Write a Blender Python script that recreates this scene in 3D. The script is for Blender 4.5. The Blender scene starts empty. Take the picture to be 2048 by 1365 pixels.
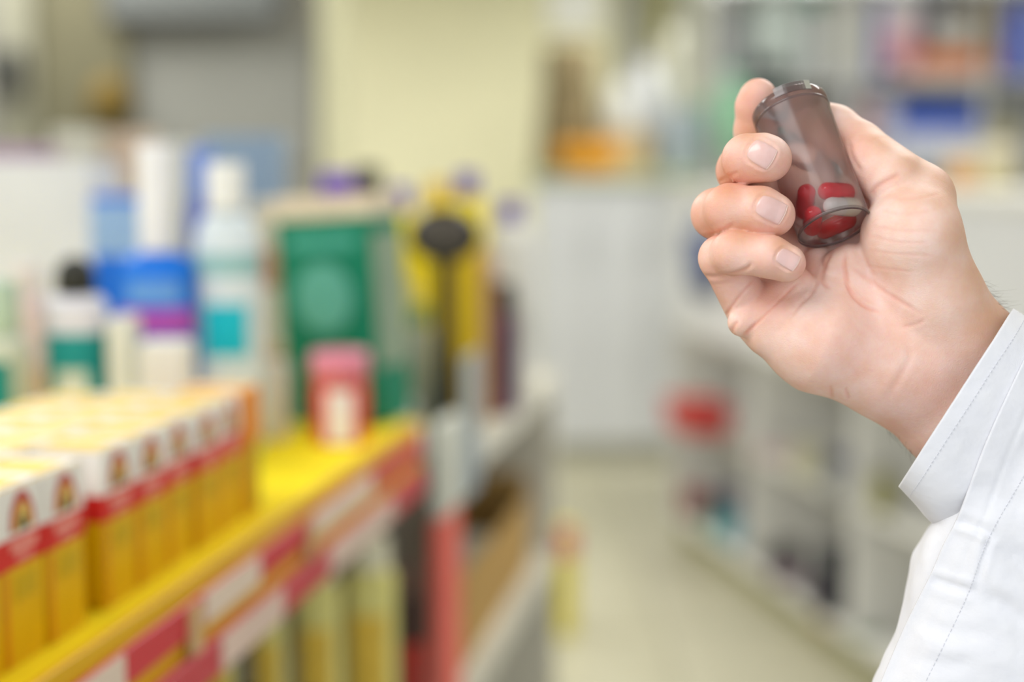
import bpy, bmesh, math, random
import numpy as np
from mathutils import Vector, Matrix

random.seed(7)
S = bpy.context.scene
COL = S.collection

# ------------------------------------------------------------------ camera
IW, IH = 2048.0, 1365.0
LENS = 50.0
F = LENS / 36.0 * IW                 # focal length in pixels
CX, CY = IW / 2, IH / 2
PITCH = math.radians(6.66)
CAMZ = 1.5
HD = 550.0                           # distance of the held vial from the lens, mm

cam_d = bpy.data.cameras.new('camera')
cam_d.lens = LENS
cam_d.sensor_width = 36.0
cam_d.clip_start = 0.05
cam_d.dof.use_dof = True
cam_d.dof.focus_distance = 0.541
cam_d.dof.aperture_fstop = 2.8
cam = bpy.data.objects.new('camera', cam_d)
COL.objects.link(cam)
cam.location = (0, 0, CAMZ)
cam.rotation_euler = (math.pi / 2 - PITCH, 0, 0)
S.camera = cam
CAMM = Matrix.Translation((0, 0, CAMZ)) @ Matrix.Rotation(math.pi / 2 - PITCH, 4, 'X')

# ------------------------------------------------------------------ light
S.view_settings.view_transform = 'Standard'
S.view_settings.look = 'None'
S.view_settings.gamma = 1.0
S.view_settings.exposure = -0.52
S.view_settings.use_curve_mapping = False

w = bpy.data.worlds.new('daylight')
S.world = w
w.use_nodes = True
w.node_tree.nodes['Background'].inputs[0].default_value = (0.92, 0.96, 1.0, 1)
w.node_tree.nodes['Background'].inputs[1].default_value = 1.7

def area(name, loc, sx, sy, power, color=(1, 0.995, 0.985), rot=(0, 0, 0)):
    d = bpy.data.lights.new(name, 'AREA')
    d.shape = 'RECTANGLE'; d.size = sx; d.size_y = sy
    d.energy = power; d.color = color
    o = bpy.data.objects.new(name, d); COL.objects.link(o)
    o.location = loc; o.rotation_euler = rot
    return o
# ceiling-height lamps out of view, put in to light the room
area('unseen_ceiling_light', (-1.7, -0.4, 2.93), 2.4, 1.2, 82)  # near lamp set left and widened to lay a broad streak on the vial
for ly, lw in ((2.2, 48), (4.6, 74), (7.0, 80)):
    for lx in (-1.9, 1.3):
        area('unseen_ceiling_light', (lx, ly, 2.93), 1.3, 0.7, lw)

# ------------------------------------------------------------------ helpers
def lin(c):
    if isinstance(c, str):
        c = [int(c[i:i + 2], 16) / 255 for i in (0, 2, 4)]
    return tuple((v / 12.92 if v <= 0.04045 else ((v + 0.055) / 1.055) ** 2.4) for v in c)

_mats = {}
def mat(col, rough=0.5, var=0.07, scale=30.0, metal=0.0, bump=0.0, coat=0.0, name=None):
    """procedural paint / card / plastic: base colour broken up by noise"""
    key = (col, rough, var, scale, metal, bump, coat)
    if key in _mats: return _mats[key]
    m = bpy.data.materials.new(name or 'surface_' + str(len(_mats)))
    m.use_nodes = True
    nt = m.node_tree; N = nt.nodes; L = nt.links
    b = N['Principled BSDF']
    r, g, bb = lin(col)
    tc = N.new('ShaderNodeTexCoord')
    nz = N.new('ShaderNodeTexNoise'); nz.inputs['Scale'].default_value = scale
    nz.inputs['Detail'].default_value = 3
    L.new(tc.outputs['Object'], nz.inputs['Vector'])
    rp = N.new('ShaderNodeValToRGB')
    rp.color_ramp.elements[0].position = 0.3; rp.color_ramp.elements[1].position = 0.7
    rp.color_ramp.elements[0].color = (r * (1 - var), g * (1 - var), bb * (1 - var), 1)
    rp.color_ramp.elements[1].color = (min(1, r * (1 + var)), min(1, g * (1 + var)), min(1, bb * (1 + var)), 1)
    L.new(nz.outputs['Fac'], rp.inputs['Fac'])
    L.new(rp.outputs['Color'], b.inputs['Base Color'])
    b.inputs['Roughness'].default_value = rough
    b.inputs['Metallic'].default_value = metal
    b.inputs['Coat Weight'].default_value = coat
    b.inputs['Specular IOR Level'].default_value = .3
    if bump:
        bp = N.new('ShaderNodeBump'); bp.inputs['Strength'].default_value = bump
        bp.inputs['Distance'].default_value = 0.002
        L.new(nz.outputs['Fac'], bp.inputs['Height']); L.new(bp.outputs['Normal'], b.inputs['Normal'])
    _mats[key] = m
    return m

def obj(name, me, m=None, parent=None, smooth=False):
    if m is not None and not me.materials: me.materials.append(m)
    if smooth:
        me.polygons.foreach_set('use_smooth', [True] * len(me.polygons))
    o = bpy.data.objects.new(name, me); COL.objects.link(o)
    if parent: o.parent = parent
    return o

def empty(name, loc=(0, 0, 0), rz=0.0, label=None, cat=None, group=None, kind=None):
    o = bpy.data.objects.new(name, None); COL.objects.link(o)
    o.location = loc; o.rotation_euler = (0, 0, rz)
    o.empty_display_size = 0.02
    return tag(o, label, cat, group, kind)

def tag(o, label=None, cat=None, group=None, kind=None):
    if label: o['label'] = label
    if cat: o['category'] = cat
    if group: o['group'] = group
    if kind: o['kind'] = kind
    return o

def from_bm(bm, name='mesh'):
    me = bpy.data.meshes.new(name); bm.to_mesh(me); bm.free(); return me

def box_me(x0, x1, y0, y1, z0, z1, bev=0.0, seg=1):
    bm = bmesh.new()
    bmesh.ops.create_cube(bm, size=1.0)
    for v in bm.verts:
        v.co = Vector(((x0 + x1) / 2 + v.co.x * (x1 - x0), (y0 + y1) / 2 + v.co.y * (y1 - y0), (z0 + z1) / 2 + v.co.z * (z1 - z0)))
    if bev > 0:
        bmesh.ops.bevel(bm, geom=bm.edges[:], offset=bev, segments=seg, affect='EDGES', clamp_overlap=True)
    return from_bm(bm)

def lathe_me(prof, seg=28, sx=1.0, sy=1.0, sq=2.0, closed=True):
    """surface of revolution; sq > 2 squares the section off"""
    vs, fs = [], []
    n = len(prof)
    for i in range(seg):
        a = 2 * math.pi * i / seg
        c, s = math.cos(a), math.sin(a)
        k = (abs(c) ** sq + abs(s) ** sq) ** (-1 / sq)
        for r, z in prof:
            vs.append((r * c * k * sx, r * s * k * sy, z))
    for i in range(seg):
        j = (i + 1) % seg
        for p in range(n - 1):
            fs.append((i * n + p, j * n + p, j * n + p + 1, i * n + p + 1))
    if closed and prof[0][0] > 1e-6: fs.append(tuple(i * n for i in range(seg))[::-1])
    if closed and prof[-1][0] > 1e-6: fs.append(tuple(i * n + n - 1 for i in range(seg)))
    me = bpy.data.meshes.new('lathe'); me.from_pydata(vs, [], fs); me.update()
    return me

def tube_me(pts, r, seg=8, caps=True):
    pts = [Vector(p) for p in pts]
    rr = r if isinstance(r, (list, tuple)) else [r] * len(pts)
    vs, fs = [], []
    t0 = (pts[1] - pts[0]).normalized()
    up = Vector((0, 0, 1)) if abs(t0.z) < 0.9 else Vector((1, 0, 0))
    for i, p in enumerate(pts):
        t = (pts[min(i + 1, len(pts) - 1)] - pts[max(i - 1, 0)]).normalized()
        a = t.cross(up).normalized(); b = t.cross(a).normalized()
        for k in range(seg):
            an = 2 * math.pi * k / seg
            vs.append(p + (a * math.cos(an) + b * math.sin(an)) * rr[i])
    for i in range(len(pts) - 1):
        for k in range(seg):
            j = (k + 1) % seg
            fs.append((i * seg + k, i * seg + j, (i + 1) * seg + j, (i + 1) * seg + k))
    if caps:
        fs.append(tuple(range(seg))[::-1]); fs.append(tuple((len(pts) - 1) * seg + k for k in range(seg)))
    me = bpy.data.meshes.new('tube'); me.from_pydata([tuple(v) for v in vs], [], fs); me.update()
    return me

SP, CP = math.sin(PITCH), math.cos(PITCH)
def xof(px, Y, z):
    """world x of something seen at column px that stands at distance Y, height z"""
    return (px - CX) / F * (Y * CP + (CAMZ - z) * SP)
def zof(py, Y):
    dy = CP - (py - CY) / F * SP
    dz = -SP - (py - CY) / F * CP
    return CAMZ + Y * dz / dy

# shelving on the left runs along a line turned a little off the viewing axis
GA = math.atan(0.185)
GD = Vector((math.sin(GA), math.cos(GA), 0)); GN = Vector((-math.cos(GA), math.sin(GA), 0))
def shelf_pt(Y, q, z):
    return Vector((-0.365 + 0.185 * Y, Y, 0)) + GN * q + Vector((0, 0, z))

# ------------------------------------------------------------------ room shell
tag(obj('floor', box_me(-4, 4, -1.5, 9.2, -0.12, -0.006), mat('8e8b78', 0.6)), kind='structure')
fl = bpy.data.objects['floor']
tile_m = [mat('b5b198', 0.45, 0.05, 6), mat('b0ac93', 0.45, 0.05, 6), mat('b9b59e', 0.45, 0.05, 6)]
tile_me = [box_me(-0.396, 0.396, -0.396, 0.396, -0.006, 0.0, 0.002) for _ in range(3)]
for i in range(3): tile_me[i].materials.append(tile_m[i])
for ix in range(-2, 4):
    for iy in range(0, 10):
        t = obj('tile', tile_me[(ix * 5 + iy * 3) % 3], parent=fl)
        t.location = (ix * 0.8 + 0.1, 1.0 + iy * 0.8, 0)
tag(obj('wall_back', box_me(-4, 4, 9.0, 9.2, 0, 3.0), mat('f3efca', 0.7, 0.03, 2)), kind='structure')
tag(obj('wall_left', box_me(-4.2, -4, -1.5, 9.2, 0, 3.0), mat('c9c8bd', 0.7, 0.03, 2)), kind='structure')
tag(obj('wall_right', box_me(4, 4.2, -1.5, 9.2, 0, 3.0), mat('d6d5cc', 0.7, 0.03, 2)), kind='structure')
tag(obj('ceiling', box_me(-4.2, 4.2, -1.5, 9.2, 3.0, 3.1), mat('efeee8', 0.8, 0.02, 2)), kind='structure')

# grey partition and its fittings behind the left shelves
YP = 5.2
tag(obj('wall_partition', box_me(-3.9, xof(655, YP, 1.9), YP, YP + 0.12, 0, 3.0, 0.004), mat('8b897f', 0.7, 0.04, 3)), kind='structure')
tag(obj('trim_1', box_me(xof(85, YP, 1.9), xof(265, YP, 1.9), YP - 0.06, YP, 0, 3.0, 0.006), mat('6c6850', 0.6, 0.06, 8)), kind='structure')
tag(obj('trim_2', box_me(xof(15, YP, 1.9), xof(85, YP, 1.9), YP - 0.1, YP, 0, 3.0, 0.006), mat('918f7c', 0.6, 0.05, 8)), kind='structure')
tag(obj('trim_3', box_me(xof(640, YP, 1.9), xof(690, YP, 1.9), YP - 0.02, YP + 0.14, 0, 3.0, 0.01), mat('c9c6a4', 0.6, 0.04, 8)), kind='structure')

# ------------------------------------------------------------------ product builders
def bottle(x0, x1, ytop, Y, zs, label, body, cap, lab=None, cat='bottle', name='bottle', capf=0.18, capw=0.5,
           sh=0.12, flat=0.7, rough=0.35, group=None, rz=0.0, lab2=None, q=None, taper=1.0, h=None, capshape='plain', sq=2.4):
    W = (x1 - x0) * (Y * CP + (CAMZ - zs) * SP) / F
    H = h or (zof(ytop, Y) - zs)
    r = W / 2
    root = empty(name, (xof((x0 + x1) / 2, Y, zs + H / 2), Y, zs), rz, label, cat, group)
    hb = H * (1 - capf); hs = hb - sh * H
    rc = r * capw
    prof = [(0.0, 0.0), (r * 0.86 * taper, 0.0), (r * 0.97 * taper, 0.006 * (H / .2)), (r * taper, 0.014 * (H / .2))]
    for i in range(1, 6): prof.append((r * (taper + (1 - taper) * i / 5), 0.014 * (H / .2) + (hs - 0.014 * (H / .2)) * i / 5))
    for i in range(1, 7):
        a = i / 6 * math.pi / 2
        prof.append((rc * 0.86 + (r - rc * 0.86) * math.cos(a), hs + (hb - hs) * 0.92 * math.sin(a)))
    prof += [(rc * 0.86, hb + 0.002), (0.0, hb + 0.002)]
    obj('body', lathe_me(prof, 32, 1, flat, sq), mat(body, rough, 0.05, 12), root, True)
    cz = hb
    if capshape == 'dome':
        cp = [(0, cz), (rc, cz), (rc, cz + (H - cz) * .45)] + [(rc * math.cos(i / 6 * math.pi / 2), cz + (H - cz) * (.45 + .55 * math.sin(i / 6 * math.pi / 2))) for i in range(1, 7)]
    elif capshape == 'nozzle':
        cp = [(0, cz), (rc, cz), (rc, cz + (H - cz) * .35), (rc * .5, cz + (H - cz) * .5), (rc * .32, H * .99), (0, H)]
    else:
        cp = [(0, cz), (rc * 0.98, cz), (rc, cz + 0.002), (rc * 0.95, H - 0.004), (rc * 0.88, H), (0, H)]
    obj('cap', lathe_me(cp, 28, 1, max(flat, .8)), mat(cap, 0.4, 0.05, 15), root, True)
    for ll in (lab, lab2):
        if ll:
            c, z0, z1 = ll[:3]
            def rad(f):
                zz = f * H
                return r * (taper + (1 - taper) * min(1, zz / hs)) + 0.0008
            lp = [(rad(z0 + (z1 - z0) * i / 4), (z0 + (z1 - z0) * i / 4) * H) for i in range(5)]
            vs, fs = [], []
            seg = 24
            for i in range(seg + 1):
                a = -math.pi / 2 + (i / seg - 0.5) * (ll[3] if len(ll) > 3 else 2.7)
                cc, ss = math.cos(a), math.sin(a)
                k = (abs(cc) ** sq + abs(ss) ** sq) ** (-1 / sq)
                for rr, z in lp: vs.append((rr * cc * k, rr * ss * k * flat - 0.0003, z))
            for i in range(seg):
                for p in range(4):
                    fs.append((i * 5 + p, (i + 1) * 5 + p, (i + 1) * 5 + p + 1, i * 5 + p + 1))
            me = bpy.data.meshes.new('label'); me.from_pydata(vs, [], fs); me.update()
            obj('label_wrap', me, mat(c, 0.45, 0.12, 40), root, True)
    return root

def plate(name, root, x0, x1, z0, z1, y, col, th=0.0008, rough=0.45, var=0.07, scale=40):
    return obj(name, box_me(x0, x1, y - th, y, z0, z1), mat(col, rough, var, scale), root)

def ellipse_plate(name, root, cx, cz, rx, rz, y, col, th=0.0008, a0=0, a1=2 * math.pi, inner=0.0, seg=24):
    vs, fs = [], []
    for yy in (y - th, y):
        for i in range(seg + 1):
            a = a0 + (a1 - a0) * i / seg
            vs.append((cx + rx * math.cos(a), yy, cz + rz * math.sin(a)))
            vs.append((cx + rx * inner * math.cos(a), yy, cz + rz * inner * math.sin(a)))
    m = 2 * (seg + 1)
    for i in range(seg):
        fs.append((2 * i, 2 * i + 2, 2 * i + 3, 2 * i + 1))
        fs.append((2 * i, m + 2 * i, m + 2 * i + 2, 2 * i + 2))
    me = bpy.data.meshes.new('emblem'); me.from_pydata(vs, [], fs); me.update()
    return obj(name, me, mat(col, 0.45), root)

def carton(x0, x1, ytop, Y, zs, label, body, bands=(), cat='carton', name='carton', depth=0.05, group=None, rz=0.0,
           top=None, tilt=0.0, emblem=None, h=None, rough=0.5):
    W = (x1 - x0) * (Y * CP + (CAMZ - zs) * SP) / F
    H = h or (zof(ytop, Y) - zs)
    root = empty(name, (xof((x0 + x1) / 2, Y, zs + H / 2), Y, zs), rz, label, cat, group)
    if tilt: root.rotation_euler = (0, tilt, rz)
    obj('body', box_me(-W / 2, W / 2, 0, depth, 0, H, 0.0012), mat(body, rough, 0.05, 14), root)
    obj('flap', box_me(-W / 2 + .001, W / 2 - .001, 0.001, depth * .92, H - 0.0002, H + 0.0008), mat(top or body, rough, 0.04, 20), root)
    for c, a, b in bands:
        obj('printed_band', box_me(-W / 2 - .0006, W / 2 + .0006, -.0006, depth + .0006, a * H, b * H), mat(c, rough, 0.12, 50), root)
    if emblem:
        c, ex, ez, rx, rzz = emblem
        ellipse_plate('emblem', root, ex * W, ez * H, rx * W, rzz * W, -0.0007, c)
    return root

def jar(x0, x1, ytop, Y, zs, label, body, lid, band=None, cat='jar', name='jar', lidf=0.28, group=None, h=None):
    W = (x1 - x0) * (Y * CP + (CAMZ - zs) * SP) / F
    H = h or (zof(ytop, Y) - zs); r = W / 2
    root = empty(name, (xof((x0 + x1) / 2, Y, zs + H / 2), Y, zs), 0, label, cat, group)
    hb = H * (1 - lidf)
    obj('body', lathe_me([(0, 0), (r * .88, 0), (r * .96, .003), (r * .97, hb * .9), (r * .85, hb), (0, hb)], 32), mat(body, 0.3, 0.05, 15), root, True)
    obj('lid', lathe_me([(0, hb), (r, hb), (r, H - .004), (r * .95, H), (0, H)], 32), mat(lid, 0.35, 0.05, 15), root, True)
    if band:
        c, a0, a1, z0, z1 = band
        vs, fs = [], []
        for i in range(17):
            a = a0 + (a1 - a0) * i / 16
            for z in (z0 * H, z1 * H): vs.append((r * .985 * math.cos(a), r * .985 * math.sin(a), z))
        for i in range(16): fs.append((2 * i, 2 * i + 2, 2 * i + 3, 2 * i + 1))
        me = bpy.data.meshes.new('l'); me.from_pydata(vs, [], fs); me.update()
        obj('label_wrap', me, mat(c, 0.45), root, True)
    return root

def ball(px, py, rpx, Y, label, col, name, cat, zs=None, sq=1.0, lidcol=None):
    """round container resting on a surface, with foot ring and knob"""
    r = rpx * Y / F
    z = zof(py, Y)
    zb = zs if zs is not None else z - r * sq
    H = (z + r * sq) - zb
    root = empty(name, (xof(px, Y, z), Y, zb), 0, label, cat)
    prof = [(0, 0), (r * .5, 0), (r * .52, .01)]
    for i in range(1, 12):
        a = -math.pi / 2 + math.pi * i / 12
        prof.append((max(r * math.cos(a), r * .2), H * .5 + H * .48 * math.sin(a)))
    prof.append((0, H * .97))
    obj('body', lathe_me(prof, 28), mat(col, 0.35, 0.06, 10), root, True)
    obj('lid', lathe_me([(0, H * .93), (r * .3, H * .93), (r * .28, H), (0, H)], 20), mat(lidcol or col, 0.35), root, True)
    return root

# ------------------------------------------------------------------ near shelving unit (left)
def gondola_piece(name, root, Y0, Y1, q0, q1, z0, z1, col, rough=0.45, bev=0.001, label=None, m=None):
    """box that follows the shelf line between two distances"""
    a = shelf_pt(Y0, 0, 0); L = (shelf_pt(Y1, 0, 0) - a).length
    me = box_me(0, L, q0, q1, z0, z1, bev)
    o = obj(name, me, m or mat(col, rough, 0.06, 10), root)
    o.location = a
    o.rotation_euler = (0, 0, math.atan2(GD.y, GD.x))
    if label: o['label'] = label
    return o

ZT = 1.238
unit = empty('shelf_unit', (0, 0, 0), 0, 'yellow-lipped shelf unit with double red price strips, stocked with yellow cartons', 'shelf')
gondola_piece('deck', unit, 0.35, 1.50, 0.004, 0.62, ZT - 0.03, ZT - 0.002, 'd8d6cc')
gondola_piece('deck', unit, 1.50, 1.64, 0.05, 0.62, ZT - 0.03, ZT, 'd8d6cc')
gondola_piece('tray', unit, 0.35, 1.50, 0.006, 0.60, ZT - 0.0015, ZT, 'ffe200', 0.7, 0)
gondola_piece('lip', unit, 0.35, 1.44, -0.004, 0.002, ZT - 0.064, ZT + 0.012, 'dba900')
gondola_piece('price_strip', unit, 0.35, 1.44, -0.007, -0.004, ZT - 0.024, ZT - 0.001, 'c8323a', 0.3)
gondola_piece('price_strip', unit, 0.35, 1.44, -0.010, -0.004, ZT - 0.061, ZT - 0.035, 'c23a44', 0.3)
def py_Y(px):           # distance at which the lip line passes column px
    return 0.365 * F * 0.985 / (1550 - px)
for a, b in ((60, 215), (385, 500), (615, 735)):
    gondola_piece('price_card', unit, py_Y(a), py_Y(b), -0.0085, -0.007, ZT - 0.0225, ZT - 0.0025, 'dcc8b6', 0.4, 0, 'cream price card')
for a, b in ((410, 540), (640, 770)):
    gondola_piece('price_card', unit, py_Y(a), py_Y(b), -0.0115, -0.010, ZT - 0.0595, ZT - 0.0365, 'd6bcae', 0.4, 0, 'cream price card')
for a, b in ((352, 372), (600, 612)):
    gondola_piece('clip', unit, py_Y(a), py_Y(b), -0.0105, -0.0070, ZT - 0.034, ZT - 0.004, 'c9a878', 0.3, 0)
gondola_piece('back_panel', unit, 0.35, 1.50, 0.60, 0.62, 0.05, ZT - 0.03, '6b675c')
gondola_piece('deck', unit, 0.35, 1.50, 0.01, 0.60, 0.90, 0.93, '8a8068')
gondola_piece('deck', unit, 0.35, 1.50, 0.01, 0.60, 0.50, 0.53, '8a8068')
gondola_piece('plinth', unit, 0.35, 1.50, 0.03, 0.62, 0.0, 0.12, '8a8478')
# end upright: coral below, white bracket above with a grey-blue card
gondola_piece('upright', unit, 1.54, 1.63, -0.004, 0.012, 0.0, 1.118, 'e2695c', 0.45, 0.003, 'coral red upright')
gondola_piece('bracket', unit, 1.545, 1.63, -0.006, 0.012, 1.119, 1.228, 'd3d4c8', 0.4, 0.004, 'pale grey bracket')
gondola_piece('end_card', unit, 1.63, 1.72, -0.008, -0.006, 1.12, 1.29, '9aa6ae', 0.35, 0.001, 'grey-blue card')
gondola_piece('end_panel', unit, 1.62, 1.64, 0.05, 0.60, 0.0, ZT - 0.03, '9c968a')

# cartons in three rows ---------------------------------------------------------
CW, CD, CH = 0.0432, 0.044, 0.098
def plaster_carton():
    root = empty('carton')
    vs_m = [mat('dcae00', 0.42, 0.05, 25), mat('e8e4dc', 0.42, 0.03, 25), mat('cf2a25', 0.4, 0.06, 40)]
    obj('body', box_me(0, CW, 0, CD, 0, CH, 0.0008), vs_m[0], root)
    obj('white_panel', box_me(-.0004, CW + .0004, -.0004, CD + .0004, CH * .72, CH - 0.0006), vs_m[1], root)
    obj('red_band', box_me(-.0007, CW + .0007, -.0007, CD + .0007, CH * .555, CH * .72), vs_m[2], root)
    obj('flap', box_me(.0008, CW - .0008, .0008, CD - .0008, CH - .0004, CH + .0006), vs_m[1], root)
    obj('flap_print', box_me(.003, CW * .74, .004, CD * .94, CH + .0005, CH + .0009), mat('e3bd00', 0.45), root)
    cxx = CW * .5; cz = CH * .75
    e = ellipse_plate('rainbow_arch', root, cxx, cz, .0125, .021, -.0006, 'b8473d', .0006, 0, math.pi, .72)
    ellipse_plate('inner_arch', e, cxx, cz, .0088, .0145, -.0006, 'd9b25a', .0006, 0, math.pi, .6)
    ellipse_plate('arch_core', e, cxx, cz, .005, .008, -.0006, '5d5a3a', .0006, 0, math.pi, 0)
    plate('lettering', root, CW * .2, CW * .82, CH * .645, CH * .69, -.0008, 'e59a8c', .0004)
    plate('lettering', root, CW * .32, CW * .7, CH * .585, CH * .62, -.0008, 'e08a7c', .0004)
    plate('side_stripe', root, CW * .05, CW * .13, CH * .02, CH * .54, -.0002, 'd98a10', .0005)
    plate('small_print', root, CW * .3, CW * .8, CH * .36, CH * .50, -.0002, 'c7a407', .0005)
    return root
def copy_tree(o, parent=None):
    c = o.copy(); COL.objects.link(c); c.parent = parent
    for ch in o.children: copy_tree(ch, c)
    return c
proto = plaster_carton()
front = [.631, .675, .719, .763, .829, .874, .920, .966, 1.012]
words = ['first', 'second', 'third', 'fourth', 'fifth', 'sixth', 'seventh', 'eighth', 'ninth']
rows = [('front row', .036, front, 0.0), ('middle row', .083, [.69 + .0452 * i for i in range(8)], .002), ('back row', .130, [.77 + .0452 * i for i in range(6)], .004)]
first = True
for rn, q, ys, dz in rows:
    n = len(ys)
    for i, Y in enumerate(ys):
        o = proto if first else copy_tree(proto)
        first = False
        p = shelf_pt(Y, q + random.uniform(-.0015, .0015), ZT)
        o.location = p
        o.rotation_euler = (0, 0, math.atan2(GD.y, GD.x) + random.uniform(-.02, .02))
        tag(o, 'yellow carton with red band, %s, %s from the far end' % (rn, words[n - 1 - i]), 'carton', None)
        o['group'] = 'yellow rainbow cartons on the near shelf'
# orange sided carton that closes the row
o = empty('carton', shelf_pt(1.060, .036, ZT), math.atan2(GD.y, GD.x), 'orange and yellow carton closing the far end of the carton row', 'carton')
obj('body', box_me(0, .034, 0, .05, 0, .099, .001), mat('d9a011', .45), o)
obj('flap', box_me(.001, .033, .001, .049, .0988, .100), mat('f0c58a', .45), o)
obj('printed_band', box_me(-.0006, .0346, -.0006, .0506, .055, .0988), mat('e58a1c', .45), o)
plate('side_stripe', o, .02, .030, .004, .058, -.0003, 'b8b32a')

# bottles and packs behind the cartons --------------------------------------------
Z = ZT
carton(-70, 190, 322, 1.62, Z, 'big plain white pack standing at the left end of the shelf', 'd9dbe1', depth=.09, name='pack', cat='pack', rz=-.1)
carton(-60, 85, 292, 1.80, 1.17, 'white pack with a lilac top edge behind the big white pack', 'd9d4cf', bands=(('ad93ab', .88, 1.0),), depth=.08, name='pack', cat='pack')
bottle(25, 95, 530, 1.36, Z, 'pale pink bottle with a beige label beside the black-capped one', 'd8c4c6', 'd6cccc', ('cfae98', .1, .45), capf=.15, capw=.8, flat=.8)
bottle(98, 216, 512, 1.22, Z, 'white bottle with black domed cap and teal base', 'd6d6e2', '2b2c28', ('0f8b8d', .02, .66, 3.1), capf=.17, capw=.66, sh=.06, flat=.8, capshape='dome', lab2=('c9d0c4', .02, .50, 1.0))
bottle(-40, 62, 560, 1.18, Z, 'pale green bottle with a dark teal side label at the left end', 'bfc7b8', 'a9bfb0', ('0e7f7c', .08, .62, 1.0), capf=.25, capw=.7, flat=.8)
carton(218, 262, 640, 1.20, Z, 'small white carton with pale teal print beside the teal-based bottle', 'd9dad2', bands=(('a9c4bc', .1, .5),), depth=.04)
carton(282, 372, 690, 1.16, Z, 'low white carton in front of the blue bottle', 'e2e2dc', depth=.04)
carton(188, 282, 392, 1.50, Z, 'blue carton with pale blue panel beside the big white pack', '0a68dc', bands=(('8fb0dc', .74, .97),), depth=.06)
bottle(246, 392, 288, 1.32, Z, 'bright blue bottle with tall white cap and magenta stripe', '0673e2', 'e6e6ea', ('b04fb4', .40, .48, 2.4), capf=.34, capw=.50, sh=.06, flat=.6, lab2=('6a9fe0', .50, .57, 1.4))
bottle(378, 440, 296, 1.62, Z, 'violet blue bottle behind the white and cyan bottle', '5468c0', '6c8ad2', capf=.2, capw=.85, flat=.7)
carton(412, 562, 272, 1.80, 1.17, 'dusty light blue carton at the back of the shelf', '8da2b8', bands=(('7f908f', .0, .7),), depth=.07)
bottle(392, 524, 326, 1.34, Z, 'white pump-shouldered bottle with cyan corner label', 'd3dde2', 'e8e8e4', ('8fbcbc', .62, .69, 2.8), capf=.16, capw=.58, sh=.18, flat=.62, lab2=('05b4c8', .34, .52, 1.3))
carton(508, 566, 404, 1.55, Z, 'narrow beige carton with a rust red patch left of the green carton', 'cfc8b8', bands=(('b98468', .60, .78), ('caa46a', .18, .26)), depth=.06)
bottle(524, 578, 690, 1.40, Z, 'small plain white bottle standing on the yellow tray', 'dddcd2', 'c9b48e', capf=.14, capw=.75, flat=.9)
carton(112, 200, 258, 1.95, 1.17, 'pale cream carton, tallest behind the black-capped bottle', 'cfcdbc', depth=.06)
carton(200, 300, 262, 1.98, 1.17, 'cream carton with a peach top behind the blue carton', 'cdcab6', bands=(('cdb7a2', .8, 1.0),), depth=.06)
carton(300, 380, 285, 1.90, 1.17, 'off-white carton directly behind the tall white cap', 'd2d2c8', depth=.06)

# green carton and the pink lidded jar -------------------------------------------
g = carton(562, 772, 392, 1.48, Z, 'large dark green carton with cream top and pale oval, leaning left', '007a5c', depth=.075, top='d9c8ae', tilt=-.06, emblem=('5fae9c', -.02, .56, .30, .33), bands=(('dccdb4', .905, 1.0),), rz=-.36)
GW = 210 * (1.48 * CP + (CAMZ - Z) * SP) / F / 2
plate('lettering', g, -.078 * .5, .078 * .5, .185, .200, -.0007, '49a590')
obj('side_panel', box_me(GW + .0006, GW + .0014, .002, .073, .06, .20), mat('8a9c86', .5), g)
jar(622, 738, 704, 1.385, Z, 'small red jar with pink lid and white label on the yellow tray', 'd8433c', 'e58aa4', ('ece4e6', -1.95, -.95, .04, .62), lidf=.30)

# lower shelf -----------------------------------------------------------------------
Z2 = 0.93
low = [(690, 792, 1075, 1.42, 'first'), (592, 682, 1092, 1.36, 'second'), (505, 572, 1110, 1.30, 'third'), (402, 470, 1150, 1.22, 'fourth'), (322, 388, 1190, 1.14, 'fifth'), (240, 300, 1240, 1.08, 'sixth')]
for a, b, yt, Y, wd in low:
    bottle(a, b, yt, Y, Z2, 'cream yellow bottle on the lower shelf, %s from the coral upright' % wd, 'e2da86', 'e4dfc2', ('e0bc48', .1, .62, 1.4), capf=.16, capw=.8, flat=.7, group='cream bottles on the lower shelf', sh=.05)
bottle(802, 846, 1135, 1.50, Z2, 'dark bottle with red base label beside the coral upright', '3a201c', '6a4a40', ('b02a20', .02, .45, 2.9), capf=.2, capw=.7, flat=.9)

# ------------------------------------------------------------------ second shelving unit
u2 = empty('shelf_unit', (0, 0, 0), 0, 'white shelf unit beyond the coral upright, cardboard box on its lower shelf', 'shelf')
Z3, Z4 = 1.17, 0.875
gondola_piece('deck', u2, 1.66, 2.34, 0.0, 0.80, Z3 - 0.03, Z3, 'd6d2c2')
gondola_piece('deck', u2, 1.66, 2.34, 0.0, 0.80, Z4 - 0.03, Z4, 'cfcbbb')
gondola_piece('deck', u2, 1.66, 2.34, 0.0, 0.80, 0.42, 0.45, 'cfcbbb')
gondola_piece('plinth', u2, 1.66, 2.34, 0.02, 0.80, 0.0, 0.12, 'b8b4a8')
gondola_piece('back_panel', u2, 1.66, 2.34, 0.77, 0.80, 0.12, Z3 - 0.03, 'a9a498')
gondola_piece('end_panel', u2, 2.34, 2.37, -0.002, 0.80, 0.0, Z3 + 0.002, 'd2cebf')
gondola_piece('end_panel', u2, 1.645, 1.66, 0.03, 0.80, 0.0, Z3 - 0.03, 'b5b0a4')
gondola_piece('edge_strip', u2, 1.66, 2.34, -0.004, 0.0, Z3 - 0.032, Z3 + 0.003, 'd8d5c9')
gondola_piece('edge_strip', u2, 1.66, 2.34, -0.004, 0.0, Z4 - 0.032, Z4 + 0.003, 'c9c6b8')

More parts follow.
